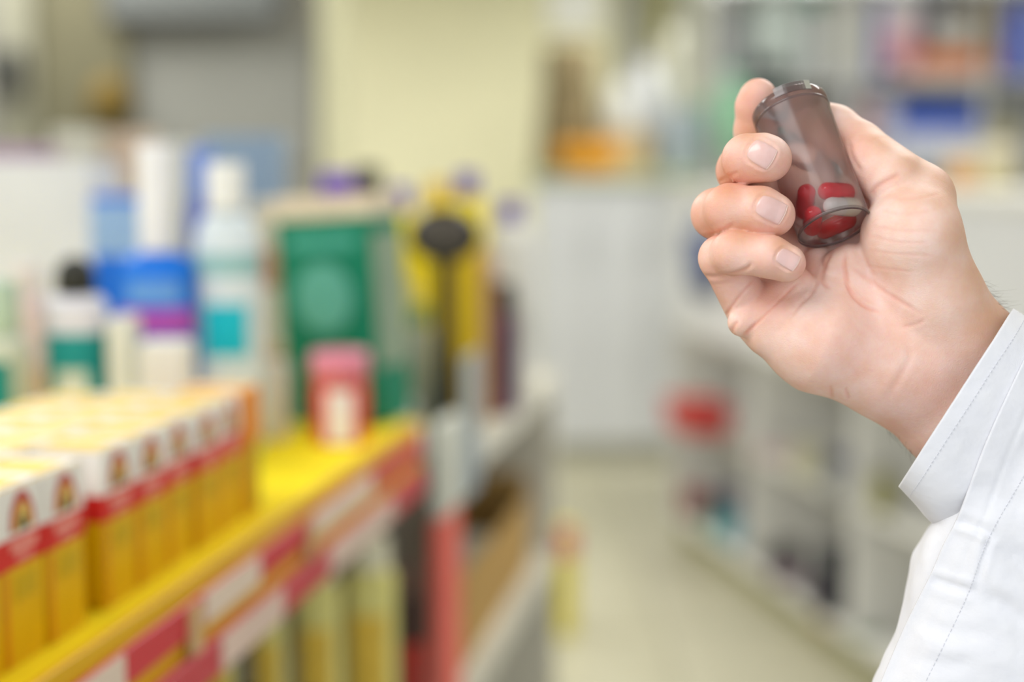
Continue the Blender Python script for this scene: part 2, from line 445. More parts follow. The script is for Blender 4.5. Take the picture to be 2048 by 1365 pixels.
cb = empty('cardboard_box', shelf_pt(1.74, 0.02, Z4), math.atan2(GD.y, GD.x), 'open brown cardboard box on the lower white shelf', 'box')
cm = mat('b08d52', .8, .08, 20)
obj('front_side', box_me(0, .50, 0, .004, 0, .12), cm, cb)
obj('back_side', box_me(0, .50, .256, .26, 0, .20), cm, cb)
obj('end_side', box_me(0, .004, .004, .256, 0, .15), cm, cb)
obj('end_side', box_me(.496, .50, .004, .256, 0, .15), cm, cb)
obj('bottom', box_me(.004, .496, .004, .256, 0, .004), cm, cb)
gp = empty('packet', shelf_pt(1.80, 0.05, Z4 + .004), math.atan2(GD.y, GD.x), 'grey packet lying inside the cardboard box', 'packet')
obj('body', box_me(0, .34, 0, .15, 0, .075, .012, 2), mat('a5a294', .6), gp)
obj('seal', box_me(.345, .36, .01, .14, .03, .036), mat('b9b6aa', .6), gp)
obj('fold', box_me(-.012, .0, .01, .14, .03, .036), mat('b9b6aa', .6), gp)

# goods on the white shelf
yb = [(770, 838, 372, 1.90, 'ivory-labelled yellow bottle with purple cap right of the green carton', ('d9d07a', .45, .62, 2.2)),
      (838, 915, 362, 2.16, 'yellow bottle directly behind the black hairbrush', None),
      (896, 972, 345, 2.05, 'yellow bottle with purple cap right of the hairbrush', ('e0c21a', .5, .7, 2.0))]
for i, (a, b, yt, Y, lb, ll) in enumerate(yb):
    bottle(a, b, yt, Y, Z3, lb, 'f2da00', ('4f2cae', 'e0b808', '4a2aa4')[i], ll, capf=.10, capw=.62, sh=.10, flat=.7, group='yellow bottles on the white shelf')
bottle(640, 716, 345, 2.02, Z3, 'bottle whose lilac cap shows above the left of the green carton', 'cabf7a', '6a40be', None, capf=.11, capw=.9, flat=.7, sh=.05)
bottle(706, 772, 332, 2.12, Z3, 'bottle whose black cap shows above the green carton', '8a8a70', '2c2a26', None, capf=.12, capw=.8, flat=.7, sh=.05)
bottle(972, 1066, 402, 2.06, Z3, 'white bottle with purple cap near the far end of the shelf', 'dddbd2', '4a2cab', ('d0cfc4', .3, .5, 2.4), capf=.10, capw=.48, sh=.14, flat=.7)
bottle(982, 1034, 566, 1.95, Z3, 'dark purple bottle with black cap in front of the white one', '5b2a58', '2a231f', ('4a1f4a', .15, .6, 2.4), capf=.24, capw=.85, sh=.05, flat=.85)
carton(902, 962, 505, 1.84, Z3, 'mustard yellow carton right of the hairbrush handle', 'dcb812', depth=.05, bands=(('b89a2c', .0, .4),))
carton(958, 990, 515, 1.92, Z3, 'narrow salmon pink carton next to the mustard carton', 'c9a088', depth=.04)
bottle(812, 868, 610, 1.72, Z3, 'pale grey-green bottle in front of the yellow bottles', 'b3b39a', '5d8a5c', ('a5a88e', .1, .6), capf=.14, capw=.7, flat=.8)
carton(1040, 1066, 690, 2.10, Z3, 'small yellow-green packet at the far shelf end', 'c3b944', depth=.03, name='packet', cat='packet')

# black hairbrush standing bristles up
hx = xof(884, 1.62, 1.25)
hb = empty('hairbrush', (hx, 1.70, Z3), 0, 'black round hairbrush standing upright beside the mustard carton', 'hairbrush')
blk = mat('23211d', .4, .06, 20); gry = mat('544d45', .6, .1, 60)
zc = zof(478, 1.70) - Z3
obj('handle', tube_me([(0, 0, 0), (0, 0, .05), (0, 0, .10), (0, 0, zc - .02), (0, 0, zc)], [.012, .014, .012, .010, .012], 14), blk, hb, True)
hd = lathe_me([(0, -.014), (.036, -.012), (.043, 0), (.036, .012), (0, .014)], 28)
h_o = obj('head', hd, blk, hb, True); h_o.location = (0, 0, zc + .004); h_o.rotation_euler = (math.pi / 2, 0, 0); h_o.scale = (1, .78, 1)
bp = obj('bristle_pad', lathe_me([(0, .011), (.034, .011), (.030, .018), (0, .020)], 28), gry, hb, True)
bp.location = (0, 0, zc + .004); bp.rotation_euler = (math.pi / 2, 0, 0); bp.scale = (1, .78, 1)

# ------------------------------------------------------------------ far display counter
YC = 7.3
ctr = empty('display_counter', (0, 0, 0), 0, 'tall white counter at the far end of the aisle with pale green top edge', 'counter')
x0, x1 = xof(1060, YC, .8), xof(1420, YC, .8)
ZC = zof(348, YC)
obj('body', box_me(x0 + .02, x1 - .02, YC + .02, YC + .6, 0.1, ZC - .04, .004), mat('dadbdd', .45, .03, 3), ctr)
for i in range(3):
    a = x0 + .02 + (x1 - x0 - .04) * i / 3; b = x0 + .02 + (x1 - x0 - .04) * (i + 1) / 3
    dd = obj('door', box_me(a + .004, b - .004, YC, YC + .02, .12, ZC - .06, .003), mat('dfe1e4', .4, .03, 3), ctr)
    obj('handle', box_me(b - .03, b - .02, YC - .02, YC, ZC - .45, ZC - .3, .002), mat('b9bab6', .35), dd)
obj('top', box_me(x0 - .01, x1 + .01, YC - .02, YC + .62, ZC - .04, ZC, .006), mat('b9c29c', .5, .04, 4), ctr)
obj('plinth', box_me(x0 + .03, x1 - .03, YC + .06, YC + .58, 0, .1), mat('b9b8a8', .6), ctr)

YI = YC + .2
# dark patterned display column
dc = empty('display_stand', (xof(1138, YI + .12, ZC), YI + .12, ZC), 0, 'dark brown patterned stand on the far counter above an orange tray', 'stand')
H = zof(88, YI) - ZC; r = 62 * YI / F
obj('column', lathe_me([(0, 0), (r * 1.1, 0), (r * 1.15, .02), (r, H * .35), (r * .82, H * .75), (r * .86, H * .97), (r * .7, H), (0, H)], 24), mat('7d6f4e', .7, .35, 14), dc, True)
for i in range(5):
    zz = H * (.22 + .16 * i); rr = r * (1.03 - .05 * i)
    obj('ring', lathe_me([(rr * .9, zz - .012), (rr * 1.06, zz - .006), (rr * 1.06, zz + .006), (rr * .9, zz + .012)], 24), mat('5a4f3a' if i % 2 else '8f7f5e', .6, .2, 20), dc, True)
ot = empty('tray', (xof(1174, YC + .1, ZC), YC + .08, ZC), 0, 'orange oval tray at the front of the far counter', 'tray')
obj('dish', lathe_me([(0, 0), (.13, 0), (.16, .10), (.155, .15), (.145, .15), (.14, .10), (.11, .02), (0, .02)], 28, 1, .5), mat('e09600', .5, .08, 8), ot, True)
obj('rim', lathe_me([(.156, .14), (.166, .15), (.156, .16), (.146, .15)], 28, 1, .5), mat('d99a12', .5), ot, True)
ball(1240, 196, 36, YI + .05, 'pale grey round container right of the dark patterned stand', 'b9b9b2', 'container', 'container', ZC)
ball(1292, 175, 44, YI + .22, 'grey lidded container on the far counter behind the pale one', 'a6a7a6', 'container', 'container', ZC, 1.3, '8d8f94')
carton(1205, 1300, 262, YI - .1, ZC, 'low tan carton beside the orange tray', 'bba67e', depth=.1)
bottle(1318, 1372, 60, YI + .2, ZC, 'tall pale grey-green bottle on the far counter right of the containers', '9c9d8e', 'a5a494', capf=.3, capw=.7)
carton(1330, 1400, 220, YI - .05, ZC, 'low blue-grey carton on the far counter', '9aa5ac', depth=.1)

# pale panel, glow put into its colour, and strips in the far wall
tag(obj('pale_panel_1', box_me(xof(1095, 8.96, 2.4), xof(1205, 8.96, 2.4), 8.95, 9.0, zof(62, 8.96), 3.0, .004), mat('fdfdf4', .4, .03, 4)), kind='structure')
tag(obj('trim_4', box_me(xof(1235, 8.9, 2.4), xof(1290, 8.9, 2.4), 8.92, 9.0, 0, 3.0, .004), mat('a3a394', .5)), kind='structure')
tag(obj('trim_5', box_me(xof(1298, 8.9, 2.4), xof(1338, 8.9, 2.4), 8.9, 9.0, zof(90, 8.9), 3.0, .004), mat('9f9a5e', .5)), kind='structure')
tag(obj('trim_6', box_me(xof(1345, 8.85, 2.4), xof(1425, 8.85, 2.4), 8.85, 9.0, 0, 3.0, .004), mat('babaa8', .5)), kind='structure')

# ------------------------------------------------------------------ wall fixtures on the left
ms = empty('wall_monitor', (xof(383, YP - .1, 2.2), YP - .1, zof(45, YP - .1)), 0, 'dark grey monitor on the grey partition at the top edge', 'monitor')
mw = 170 * YP / F
obj('screen', box_me(-mw + .02, mw - .02, -.006, .0, .02, .58), mat('6c6f6c', .5, .05, 3), ms)
obj('frame', box_me(-mw, mw, 0, .05, 0, .6, .008), mat('55575a', .5), ms)
obj('bracket', box_me(-.1, .1, .05, .10, .2, .4), mat('444444', .5), ms)
bx_ = empty('wall_lamp', (xof(222, YP - .09, 1.7), YP - .09, zof(240, YP - .09)), 0, 'brown wall lamp on the olive pillar', 'lamp')
obj('shade', lathe_me([(.05, 0), (.085, .01), (.06, .12), (.03, .15), (0, .15)], 24), mat('6f5a20', .6), bx_, True)
obj('arm', box_me(-.015, .015, 0, .03, .04, .07), mat('5a4a22', .5), bx_)
sg = empty('wall_poster', (xof(445, YP - .015, 1.7), YP - .015, zof(330, YP)), 0, 'pale grey poster hanging on the partition', 'poster')
obj('sheet', box_me(-.32, .32, 0, .012, 0, .42, .002), mat('8b8b84', .7, .04, 5), sg)
obj('rail', box_me(-.33, .33, -.006, .014, .42, .435), mat('8d8f8a', .5), sg)
cl = empty('wall_speaker', (xof(8, YP - .16, 1.8), YP - .16, zof(190, YP - .16)), 0, 'black wall speaker at the far left edge', 'speaker')
obj('cabinet', box_me(-.06, .06, 0, .06, 0, .16, .01), mat('333431', .6), cl)
obj('grille', box_me(-.05, .05, -.006, 0, .01, .15), mat('45453f', .8, .2, 90), cl)

# ------------------------------------------------------------------ right hand shelving
# front runs from the far corner by the aisle towards the camera on the right
A = Vector((0.66, 5.75, 0)); B = Vector((1.36, 2.55, 0))
RD = (B - A).normalized(); RN = Vector((-RD.y, RD.x, 0))       # RN points away from the aisle
RL = (B - A).length
RROT = math.atan2(RD.y, RD.x)
ru = empty('shelf_unit', A, RROT, 'long white shelf unit on the right of the aisle, open below, flat top', 'shelf')
wm = mat('e2e1dc', .5, .03, 4)
ZR = 1.46
def rbox(name, a, b, q0, q1, z0, z1, m=wm, bev=.003):
    return obj(name, box_me(a, b, q0, q1, z0, z1, bev), m, ru)
rbox('top', -.02, RL, -.01, .56, ZR - .04, ZR)
rbox('plinth', 0, RL, .04, .55, 0, .10, mat('9d9a72', .6))  # shade line along the base put into this olive colour
rbox('deck', 0, RL, 0, .55, .10, .13)
rbox('deck', 0, RL, 0.02, .55, .50, .525)
rbox('deck', 0, RL, 0.02, .55, .86, .885)
rbox('back_panel', 0, RL, .52, .55, .13, ZR - .04, mat('dcdad2', .6))
rbox('fascia', 0, RL, -.004, .012, .885, ZR - .04, mat('dcdde0', .5, .03, 3))
for i in range(5):
    a = i * RL / 4 - (.02 if i == 4 else 0)
    rbox('side_panel', a - .01, a + .012, .0, .52, .13, ZR - .04)

def rplace(px, zs, q=.10):
    """point on the right unit at column px, q metres in from its front, height zs"""
    lo, hi = 0.0, RL
    for _ in range(40):
        m = (lo + hi) / 2; p = A + RD * m + RN * q
        c = CX + F * p.x / (p.y * CP + (CAMZ - zs) * SP)
        if c < px: lo = m
        else: hi = m
    return A + RD * lo + RN * q
def rgoods(kind, x0, x1, yt, zs, label, *cols, q=.04, **kw):
    p = rplace((x0 + x1) / 2, zs, q)
    if kind == 'c':
        return carton(x0, x1, yt, p.y, zs, label, cols[0], bands=cols[1] if len(cols) > 1 else (), depth=.08, **kw)
    if kind == 'j':
        return jar(x0, x1, yt, p.y, zs, label, cols[0], cols[1], **kw)
    return bottle(x0, x1, yt, p.y, zs, label, cols[0], cols[1], cols[2] if len(cols) > 2 else None, **kw)
rgoods('c', 1345, 1385, 878, .525, 'grey carton on the middle right shelf at the aisle end', '9a9a9c')
rgoods('c', 1388, 1432, 870, .525, 'pale grey carton with a black band below the red basket', 'b9b9bb', (('4a4a4c', .2, .5),))
rgoods('b', 1434, 1472, 880, .525, 'dark grey bottle on the middle right shelf', '6a6c6a', '3f403e')
rgoods('c', 1520, 1590, 900, .525, 'pinkish white carton on the middle right shelf', 'c9b9b8', (('d0b4b4', .5, .9),))
rgoods('c', 1595, 1655, 895, .525, 'cream carton left of the navy carton', 'c5c2a6')
rgoods('c', 1658, 1742, 905, .525, 'navy blue topped grey carton on the middle right shelf', '9fa0a0', (('4c5070', .66, 1.0),))
rgoods('b', 1745, 1790, 930, .525, 'olive bottle with dark cap beside the navy topped carton', '8f8c4e', '3b3d36')
rgoods('c', 1368, 1412, 985, .13, 'rust red carton on the bottom right shelf at the aisle end', '9c4a40', (('7a5048', .0, .4),))
rgoods('b', 1414, 1444, 985, .13, 'green bottle with navy cap on the bottom right shelf', '4fa088', '2c2c52', capf=.4, capw=.9)
rgoods('b', 1446, 1486, 975, .13, 'light blue bottle with navy cap on the bottom right shelf', '6fa9bd', '2c3058', capf=.42, capw=.9)
rgoods('c', 1500, 1535, 1090, .13, 'low grey carton on the bottom right shelf', 'a8a9a2')
rgoods('b', 1540, 1605, 1085, .13, 'black bottle with mauve label on the bottom right shelf', '222428', '1a1c1e', ('86707e', .1, .5), capf=.2, capw=.8)
rgoods('c', 1610, 1640, 1170, .13, 'dark plum carton between the two black packages', '4a3048')
rgoods('c', 1642, 1712, 1100, .13, 'black carton on the bottom right shelf', '2b2d36', (('35343f', .2, .4),))
rgoods('j', 1632, 1704, 1250, .13, 'orange jar in front of the black carton', 'f58420', 'd8a878', q=.06)
rgoods('j', 1704, 1768, 1290, .13, 'green jar at the front of the bottom right shelf', '46b020', '62a82e', q=.06)
# red basket fixed goods on the upper deck
rb = empty('basket', rplace(1398, .90, -.10) + Vector((0, 0, 0)), RROT, 'red wire-edged basket hooked on the front of the right shelf', 'basket')
rb.location.z = zof(862, rb.location.y)
obj('tub', box_me(-.13, .13, -.09, .09, 0, .10, .02, 2), mat('c2403c', .45), rb)
obj('rim', box_me(-.14, .14, -.10, .09, .095, .11, .006), mat('b5332f', .4), rb)
obj('hook', box_me(-.02, .02, .09, .098, .05, .16), mat('888888', .4, metal=.6), rb)
bb = empty('hanging_bag', rplace(1402, 1.2, -.05), RROT, 'dark blue bag hanging on the aisle end of the right shelf', 'bag')
bb.location.z = zof(600, bb.location.y)
obj('pouch', box_me(-.075, .075, -.03, .045, 0, .25, .03, 3), mat('4e5f8c', .7), bb, True)
obj('flap', box_me(-.07, .07, -.04, -.028, .14, .25, .005), mat('3f5080', .7), bb)
obj('strap', tube_me([(-.05, 0, .24), (-.03, 0, .34), (.03, 0, .34), (.05, 0, .24)], .008, 8), mat('5a6a90', .7), bb)

# goods standing on the flat top of the right unit and on the tall rack behind it
YB = 6.6
rk = empty('tall_rack', (0, 0, 0), 0, 'tall grey rack of mixed goods behind the white right-hand unit', 'rack')
rx0, rx1 = xof(1440, YB, 1.6), xof(2220, YB, 1.6)
gm = mat('bfc0bf', .55, .04, 4)
obj('back_panel', box_me(rx0, rx1, YB + .42, YB + .45, 0, 2.7), mat('c2c4c2', .6, .06, 3), rk)
RZ = [1.20, 1.56, 1.94, 2.36]
for z in RZ: obj('deck', box_me(rx0, rx1, YB - .02, YB + .42, z - .025, z, .003), gm, rk)
for i in range(4):
    a = rx0 + (rx1 - rx0) * i / 3
    obj('upright', box_me(a - .015, a + .015, YB - .03, YB + .0, 0, 2.7, .003), gm, rk)
YG = YB + .12
ball(1462, 182, 42, YG - .05, 'mint green round tub on the tall rack beside the fingertip', '7fc096', 'tub', 'tub', RZ[1] , 1.0)
g_ = [('c', 1486, 1572, 118, RZ[1], 'dark teal carton behind the index fingertip', '2c5f58', ()),
      ('b', 1385, 1442, 205, 1.56, 'dark green bottle left of the fingertip', '3f6a52', '53806a'),
      ('c', 1582, 1660, 150, RZ[1], 'brown-grey carton behind the vial', '6a645a', ()),
      ('b', 1665, 1712, 140, RZ[1], 'white bottle on the tall rack right of the vial', 'b6b8bc', 'c6c6c8'),
      ('b', 1716, 1752, 175, RZ[1], 'dusty red bottle behind the thumb', 'b08484', 'a8a2a4'),
      ('c', 1756, 1796, 110, RZ[1], 'lilac white carton on the tall rack', 'b9bac8', (('a8a8c4', .6, .9),)),
      ('c', 1842, 1992, 100, RZ[2], 'wide rust orange carton above the cobalt blue one', 'd0b8ae', (('c8743c', .35, 1.0),)),
      ('b', 1440, 1500, 0, RZ[2], 'dark grey bottle on the upper rack shelf', '7a7d7e', '686d6b'),
      ('c', 1505, 1600, -40, RZ[2], 'sage grey carton on the upper rack shelf', 'b4beb8', ()),
      ('b', 1604, 1650, -20, RZ[2], 'grey bottle with green cap on the upper rack shelf', 'b0b3b2', '4f9a80'),
      ('c', 1655, 1740, -60, RZ[2], 'warm grey carton on the upper rack shelf', 'bdbdb4', ()),
      ('b', 1745, 1765, -20, RZ[2], 'slim violet-blue bottle on the upper rack shelf', '8a8ec4', '8a8ec4'),
      ('c', 1768, 1838, -40, RZ[2], 'white carton with a rose lower band on the upper rack shelf', 'd2ced0', (('cc9ea4', .0, .55),)),
      ('c', 1848, 1880, -40, RZ[2], 'slate carton left of the round white tub', '6d7080', ()),
      ('c', 1942, 2005, -30, RZ[2], 'tan carton on the upper rack shelf', 'b09c70', ()),
      ('b', 2010, 2070, -20, RZ[2], 'blue bottle at the right end of the upper rack shelf', '6a7cd0', '98a0d0')]
for it in g_:
    k, a, b, yt, zs, lb = it[:6]
    if lb.startswith('dark green bottle left'):
        bottle(a, b, yt, YI + .1, ZC, lb, it[6], it[7], capf=.3, capw=.8); continue
    yy = YG + .14 if lb.startswith(('slate', 'tan')) else (YG - .08 if 'rust orange' in lb else YG)
    if k == 'c': carton(a, b, yt, yy, zs, lb, it[6], bands=it[7], depth=.14)
    else: bottle(a, b, yt, YG, zs, lb, it[6], it[7], capf=.2, capw=.65)
ball(1905, 62, 38, YG - .01, 'round white tub on top of the rust orange carton', 'c4c2bc', 'tub', 'tub', zof(100, YG - .08))
g2 = [('c', 1800, 1968, 212, 'cobalt blue wide carton on the rack below the rust orange one', 'c9ccd8', (('2c54b8', .55, 1.0),)),
      ('b', 1972, 2030, 240, 'ochre bottle beside the cobalt carton', 'b3aa7a', 'b5b088')]
for it in g2:
    k, a, b, yt, lb = it[:5]
    if k == 'c': carton(a, b, yt, YG - .02, RZ[1], lb, it[5], bands=it[6], depth=.16)
    else: bottle(a, b, yt, YG - .02, RZ[1], lb, it[5], it[6], capf=.2, capw=.65)
# small packs on the flat top of the white unit
for a, b, yt, lb, c in ((1895, 1955, 300, 'small amber jar on the top of the white right unit', 'c08c4a'), (1960, 2030, 285, 'small yellowish jar on the top of the white right unit', 'b9b08a')):
    p = rplace((a + b) / 2, ZR, .3)
    jar(a, b, yt, p.y, ZR, lb, c, 'c9c2b0')

# yellow and red carton standing on the aisle floor
carton(1098, 1150, 1060, 4.5, 0.0, 'tall yellow carton with red top standing on the aisle floor', 'cfc030', bands=(('c0504a', .76, 1.0),), depth=.08, cat='carton')

# ------------------------------------------------------------------ the hand
# everything below is laid out in millimetres in a frame fixed to the vial, then moved into the room
def U(px, py, z=0.0):
    d = HD + z
    return np.array([(px - CX) / F * d, -(py - CY) / F * d, -d])
MMW = CAMM @ Matrix.Scale(0.001, 4)
ORG = Vector(U(1700, 500, 5))                      # local origin of the hand
HANDM = MMW @ Matrix.Translation(ORG)
HAND_LOC = HANDM.to_translation(); HAND_ROT = HANDM.to_euler()
ORGN = np.array(ORG)
KPX = HD / F                                        # mm per pixel at the vial

def rc(P, a, b, ra, rb):
    ba = b - a
    h = np.clip(((P - a) @ ba) / (ba @ ba), 0, 1)
    d = P - a - h[:, None] * ba
    return np.sqrt((d * d).sum(1)) - (ra + h * (rb - ra))
def ell(P, c, R):
    q = (P - c) / R
    k0 = np.sqrt((q * q).sum(1)); q2 = q / R
    k1 = np.sqrt((q2 * q2).sum(1)) + 1e-9
    return k0 * (k0 - 1) / k1
def smin(a, b, k):
    h = np.maximum(k - np.abs(a - b), 0) / k
    return np.minimum(a, b) - h * h * k * 0.25

# chains: list of (px, py, depth, radius mm)
FING = {
    'middle': [(1650, 425, 31, 12.0), (1485, 341, 14, 9.8), (1494, 318, -7, 9.2), (1526, 316, -10.5, 9.0), (1538, 318, -10.5, 8.6)],
    'ring':   [(1600, 520, 26, 12.0), (1434, 428, 9, 9.6), (1460, 418, -7, 9.4), (1522, 422, -11.5, 9.0), (1547, 430, -11.5, 8.2)],
    'pinky':  [(1500, 618, 10, 9.6), (1443, 516, 0, 8.3), (1468, 505, -11, 8.2), (1540, 514, -16, 7.8), (1573, 527, -16.5, 7.2)],
    'index':  [(1690, 340, 34, 12.0), (1516, 322, 42, 9.4), (1511, 262, 37, 8.6), (1513, 212, 33, 8.3), (1516, 194, 31, 7.5)],
}
THUMB = [(1836, 398, 6, 13.2), (1716, 297, 21, 10.6), (1668, 262, 28, 10.2), (1602, 232, 37, 8.6)]
PALM = [  # round cones that make up palm, thenar, wrist and forearm
    ((1884, 664, 12, 19.5), (1936, 708, 14, 20.0)), ((1936, 708, 14, 20.0), (2060, 890, 22, 17)),
    ((1806, 748, 14, 18.5), (1905, 830, 16, 20.0)), ((1905, 830, 16, 20.0), (2000, 960, 24, 17)),
    ((1884, 664, 12, 19.5), (1806, 748, 14, 18.5)),
    ((1858, 590, 4, 18.0), (1824, 472, -4, 17.2)), ((1824, 472, -4, 17.2), (1836, 398, 5, 13.0)),
    ((1872, 640, 10, 18.0), (1858, 590, 4, 18.0)),
    ((1745, 726, 9, 17.0), (1640, 676, 7, 20.0)), ((1640, 676, 7, 20.0), (1545, 638, 8, 13.5)),
    ((1806, 748, 13, 18.0), (1745, 726, 9, 17.0)),
    ((1850, 680, 18, 18.0), (1690, 345, 34, 13.0)), ((1840, 690, 18, 18.0), (1650, 425, 31, 13.0)),
    ((1830, 700, 18, 18.0), (1600, 520, 26, 13.0)), ((1820, 710, 18, 18.0), (1530, 618, 16, 12.0)),
    ((1740, 620, 16, 17.0), (1660, 590, 15, 14.0)),
]
PADS = [((1484, 645, 3, 5.6), (1588, 570, 4, 7.6), 1.2), ((1535, 672, 5, 7.2), (1606, 604, 4, 8.4), 4.0),
        ((1672, 528, 5, 5.2), (1664, 574, 8, 4.6), 1.5), ((1634, 522, 13, 6.0), (1612, 588, 9, 6.0), 1.8), ((1700, 520, 4, 6.5), (1712, 575, 6, 7.0), 3.0),
        ((1736, 318, 10, 10.2), (1784, 362, 3, 12.2), 2.5)]

def up(t): return U(t[0], t[1], t[2])
def sdf(P):
    d = None
    for a, b in PALM:
        v = rc(P, up(a), up(b), a[3], b[3])
        d = v if d is None else smin(d, v, 9.0)
    for a, b, k in PADS:
        d = smin(d, rc(P, up(a), up(b), a[3], b[3]), k)
    # thumb
    t = None
    for a, b in zip(THUMB[:-1], THUMB[1:]):
        v = rc(P, up(a), up(b), a[3], b[3]); t = v if t is None else smin(t, v, 2.5)
    d = smin(d, t, 5.0)
    for nm, ch in FING.items():
        f = None
        for i, (a, b) in enumerate(zip(ch[:-1], ch[1:])):
            v = rc(P, up(a), up(b), a[3], b[3])
            f = v if f is None else smin(f, v, 3.0 if i < 2 else 2.0)
        d = smin(d, f, 1.1)
    return d

def surface_nets(lo, hi, h):
    n = np.ceil((hi - lo) / h).astype(int) + 1
    xs = [lo[i] + h * np.arange(n[i]) for i in range(3)]
    Fv = np.empty(tuple(n), np.float64)
    YY, ZZ = np.meshgrid(xs[1], xs[2], indexing='ij')
    flat = np.stack([np.zeros(YY.size), YY.ravel(), ZZ.ravel()], 1)
    step = max(1, int(250000 / YY.size))
    for i in range(0, n[0], step):
        j = min(n[0], i + step)
        P = np.concatenate([flat + np.array([xs[0][k], 0, 0]) for k in range(i, j)])
        Fv[i:j] = sdf(P).reshape(j - i, n[1], n[2])
    ins = Fv < 0
    nx, ny, nz = n
    cs = np.zeros((nx - 1, ny - 1, nz - 1), np.int8)
    sl = lambda o, m: slice(o, m - 1 + o)
    for dx in (0, 1):
        for dy in (0, 1):
            for dz in (0, 1):
                cs += ins[sl(dx, nx), sl(dy, ny), sl(dz, nz)]
    act = (cs > 0) & (cs < 8)
    idx = -np.ones(act.shape, np.int64)
    ai = np.argwhere(act); idx[act] = np.arange(len(ai))
    acc = np.zeros((len(ai), 3)); cnt = np.zeros(len(ai))
    corners = [(a, b, c) for a in (0, 1) for b in (0, 1) for c in (0, 1)]
    for c0 in corners:
        for ax in range(3):
            if c0[ax] == 1: continue
            c1 = list(c0); c1[ax] = 1
            f0 = Fv[ai[:, 0] + c0[0], ai[:, 1] + c0[1], ai[:, 2] + c0[2]]
            f1 = Fv[ai[:, 0] + c1[0], ai[:, 1] + c1[1], ai[:, 2] + c1[2]]
            cr = (f0 < 0) != (f1 < 0)
            t = np.where(cr, f0 / np.where(cr, f0 - f1, 1), 0)
            p = np.tile(np.array(c0, float), (len(ai), 1)); p[:, ax] += t
            acc[cr] += p[cr]; cnt[cr] += 1
    V = lo + h * (ai + acc / cnt[:, None])
    quads = []
    for ax in range(3):
        o1, o2 = [(1, 2), (2, 0), (0, 1)][ax]
        s0 = [slice(None)] * 3; s1 = [slice(None)] * 3
        s0[ax] = slice(0, -1); s1[ax] = slice(1, None)
        a = ins[tuple(s0)]; b = ins[tuple(s1)]
        e = np.argwhere(a != b)
        e = e[(e[:, o1] > 0) & (e[:, o2] > 0) & (e[:, o1] < n[o1] - 1) & (e[:, o2] < n[o2] - 1)]
        fl = a[e[:, 0], e[:, 1], e[:, 2]]
        def cell(d1, d2):
            q = e.copy(); q[:, o1] -= d1; q[:, o2] -= d2
            return idx[q[:, 0], q[:, 1], q[:, 2]]
        q = np.stack([cell(0, 0), cell(1, 0), cell(1, 1), cell(0, 1)], 1)
        q[~fl] = q[~fl][:, ::-1]
        quads.append(q)
    return V, np.concatenate(quads)

def grad(P, e=0.15):
    g = np.empty_like(P)
    for ax in range(3):
        o = np.zeros(3); o[ax] = e
        g[:, ax] = sdf(P + o) - sdf(P - o)
    return g / (np.linalg.norm(g, axis=1, keepdims=True) + 1e-9)
def project(P, it=2):
    for _ in range(it):
        P = P - grad(P) * sdf(P)[:, None] * 0.9
    return P
def subdivide(V, Q):
    e = np.concatenate([np.sort(Q[:, [i, (i + 1) % 4]], 1) for i in range(4)])
    ue, inv = np.unique(e, axis=0, return_inverse=True)
    inv = inv.reshape(4, -1)
    nv, ne = len(V), len(ue)
    em = (V[ue[:, 0]] + V[ue[:, 1]]) / 2
    fc = V[Q].mean(1)
    ei = inv + nv; fi = nv + ne + np.arange(len(Q))
    out = [np.stack([Q[:, i], ei[i], fi, ei[(i - 1) % 4]], 1) for i in range(4)]
    return np.concatenate([V, em, fc]), np.concatenate(out)

def to_px(P):
    d = -P[:, 2]
    return np.stack([CX + P[:, 0] / d * F, CY - P[:, 1] / d * F], 1)
def poly_dist(Q, pts):
    best = np.full(len(Q), 1e9); tt = np.zeros(len(Q))
    pts = np.array(pts, float)
    n = len(pts) - 1
    for i in range(n):
        a, b = pts[i], pts[i + 1]; ba = b - a
        h = np.clip(((Q - a) @ ba) / (ba @ ba), 0, 1)
        d = np.linalg.norm(Q - a - h[:, None] * ba, axis=1)
        m = d < best
        best[m] = d[m]; tt[m] = (i + h[m]) / n
    return best, tt
def curve(pts, n=6):
    """Catmull-Rom through the given points"""
    p = [np.array(q, float) for q in pts]; p = [2 * p[0] - p[1]] + p + [2 * p[-1] - p[-2]]
    out = []
    for i in range(1, len(p) - 2):
        for k in range(n):
            t = k / n
            out.append(0.5 * (2 * p[i] + (p[i + 1] - p[i - 1]) * t + (2 * p[i - 1] - 5 * p[i] + 4 * p[i + 1] - p[i + 2]) * t * t + (3 * p[i] - p[i - 1] - 3 * p[i + 1] + p[i + 2]) * t ** 3))
    out.append(p[-2]); return out

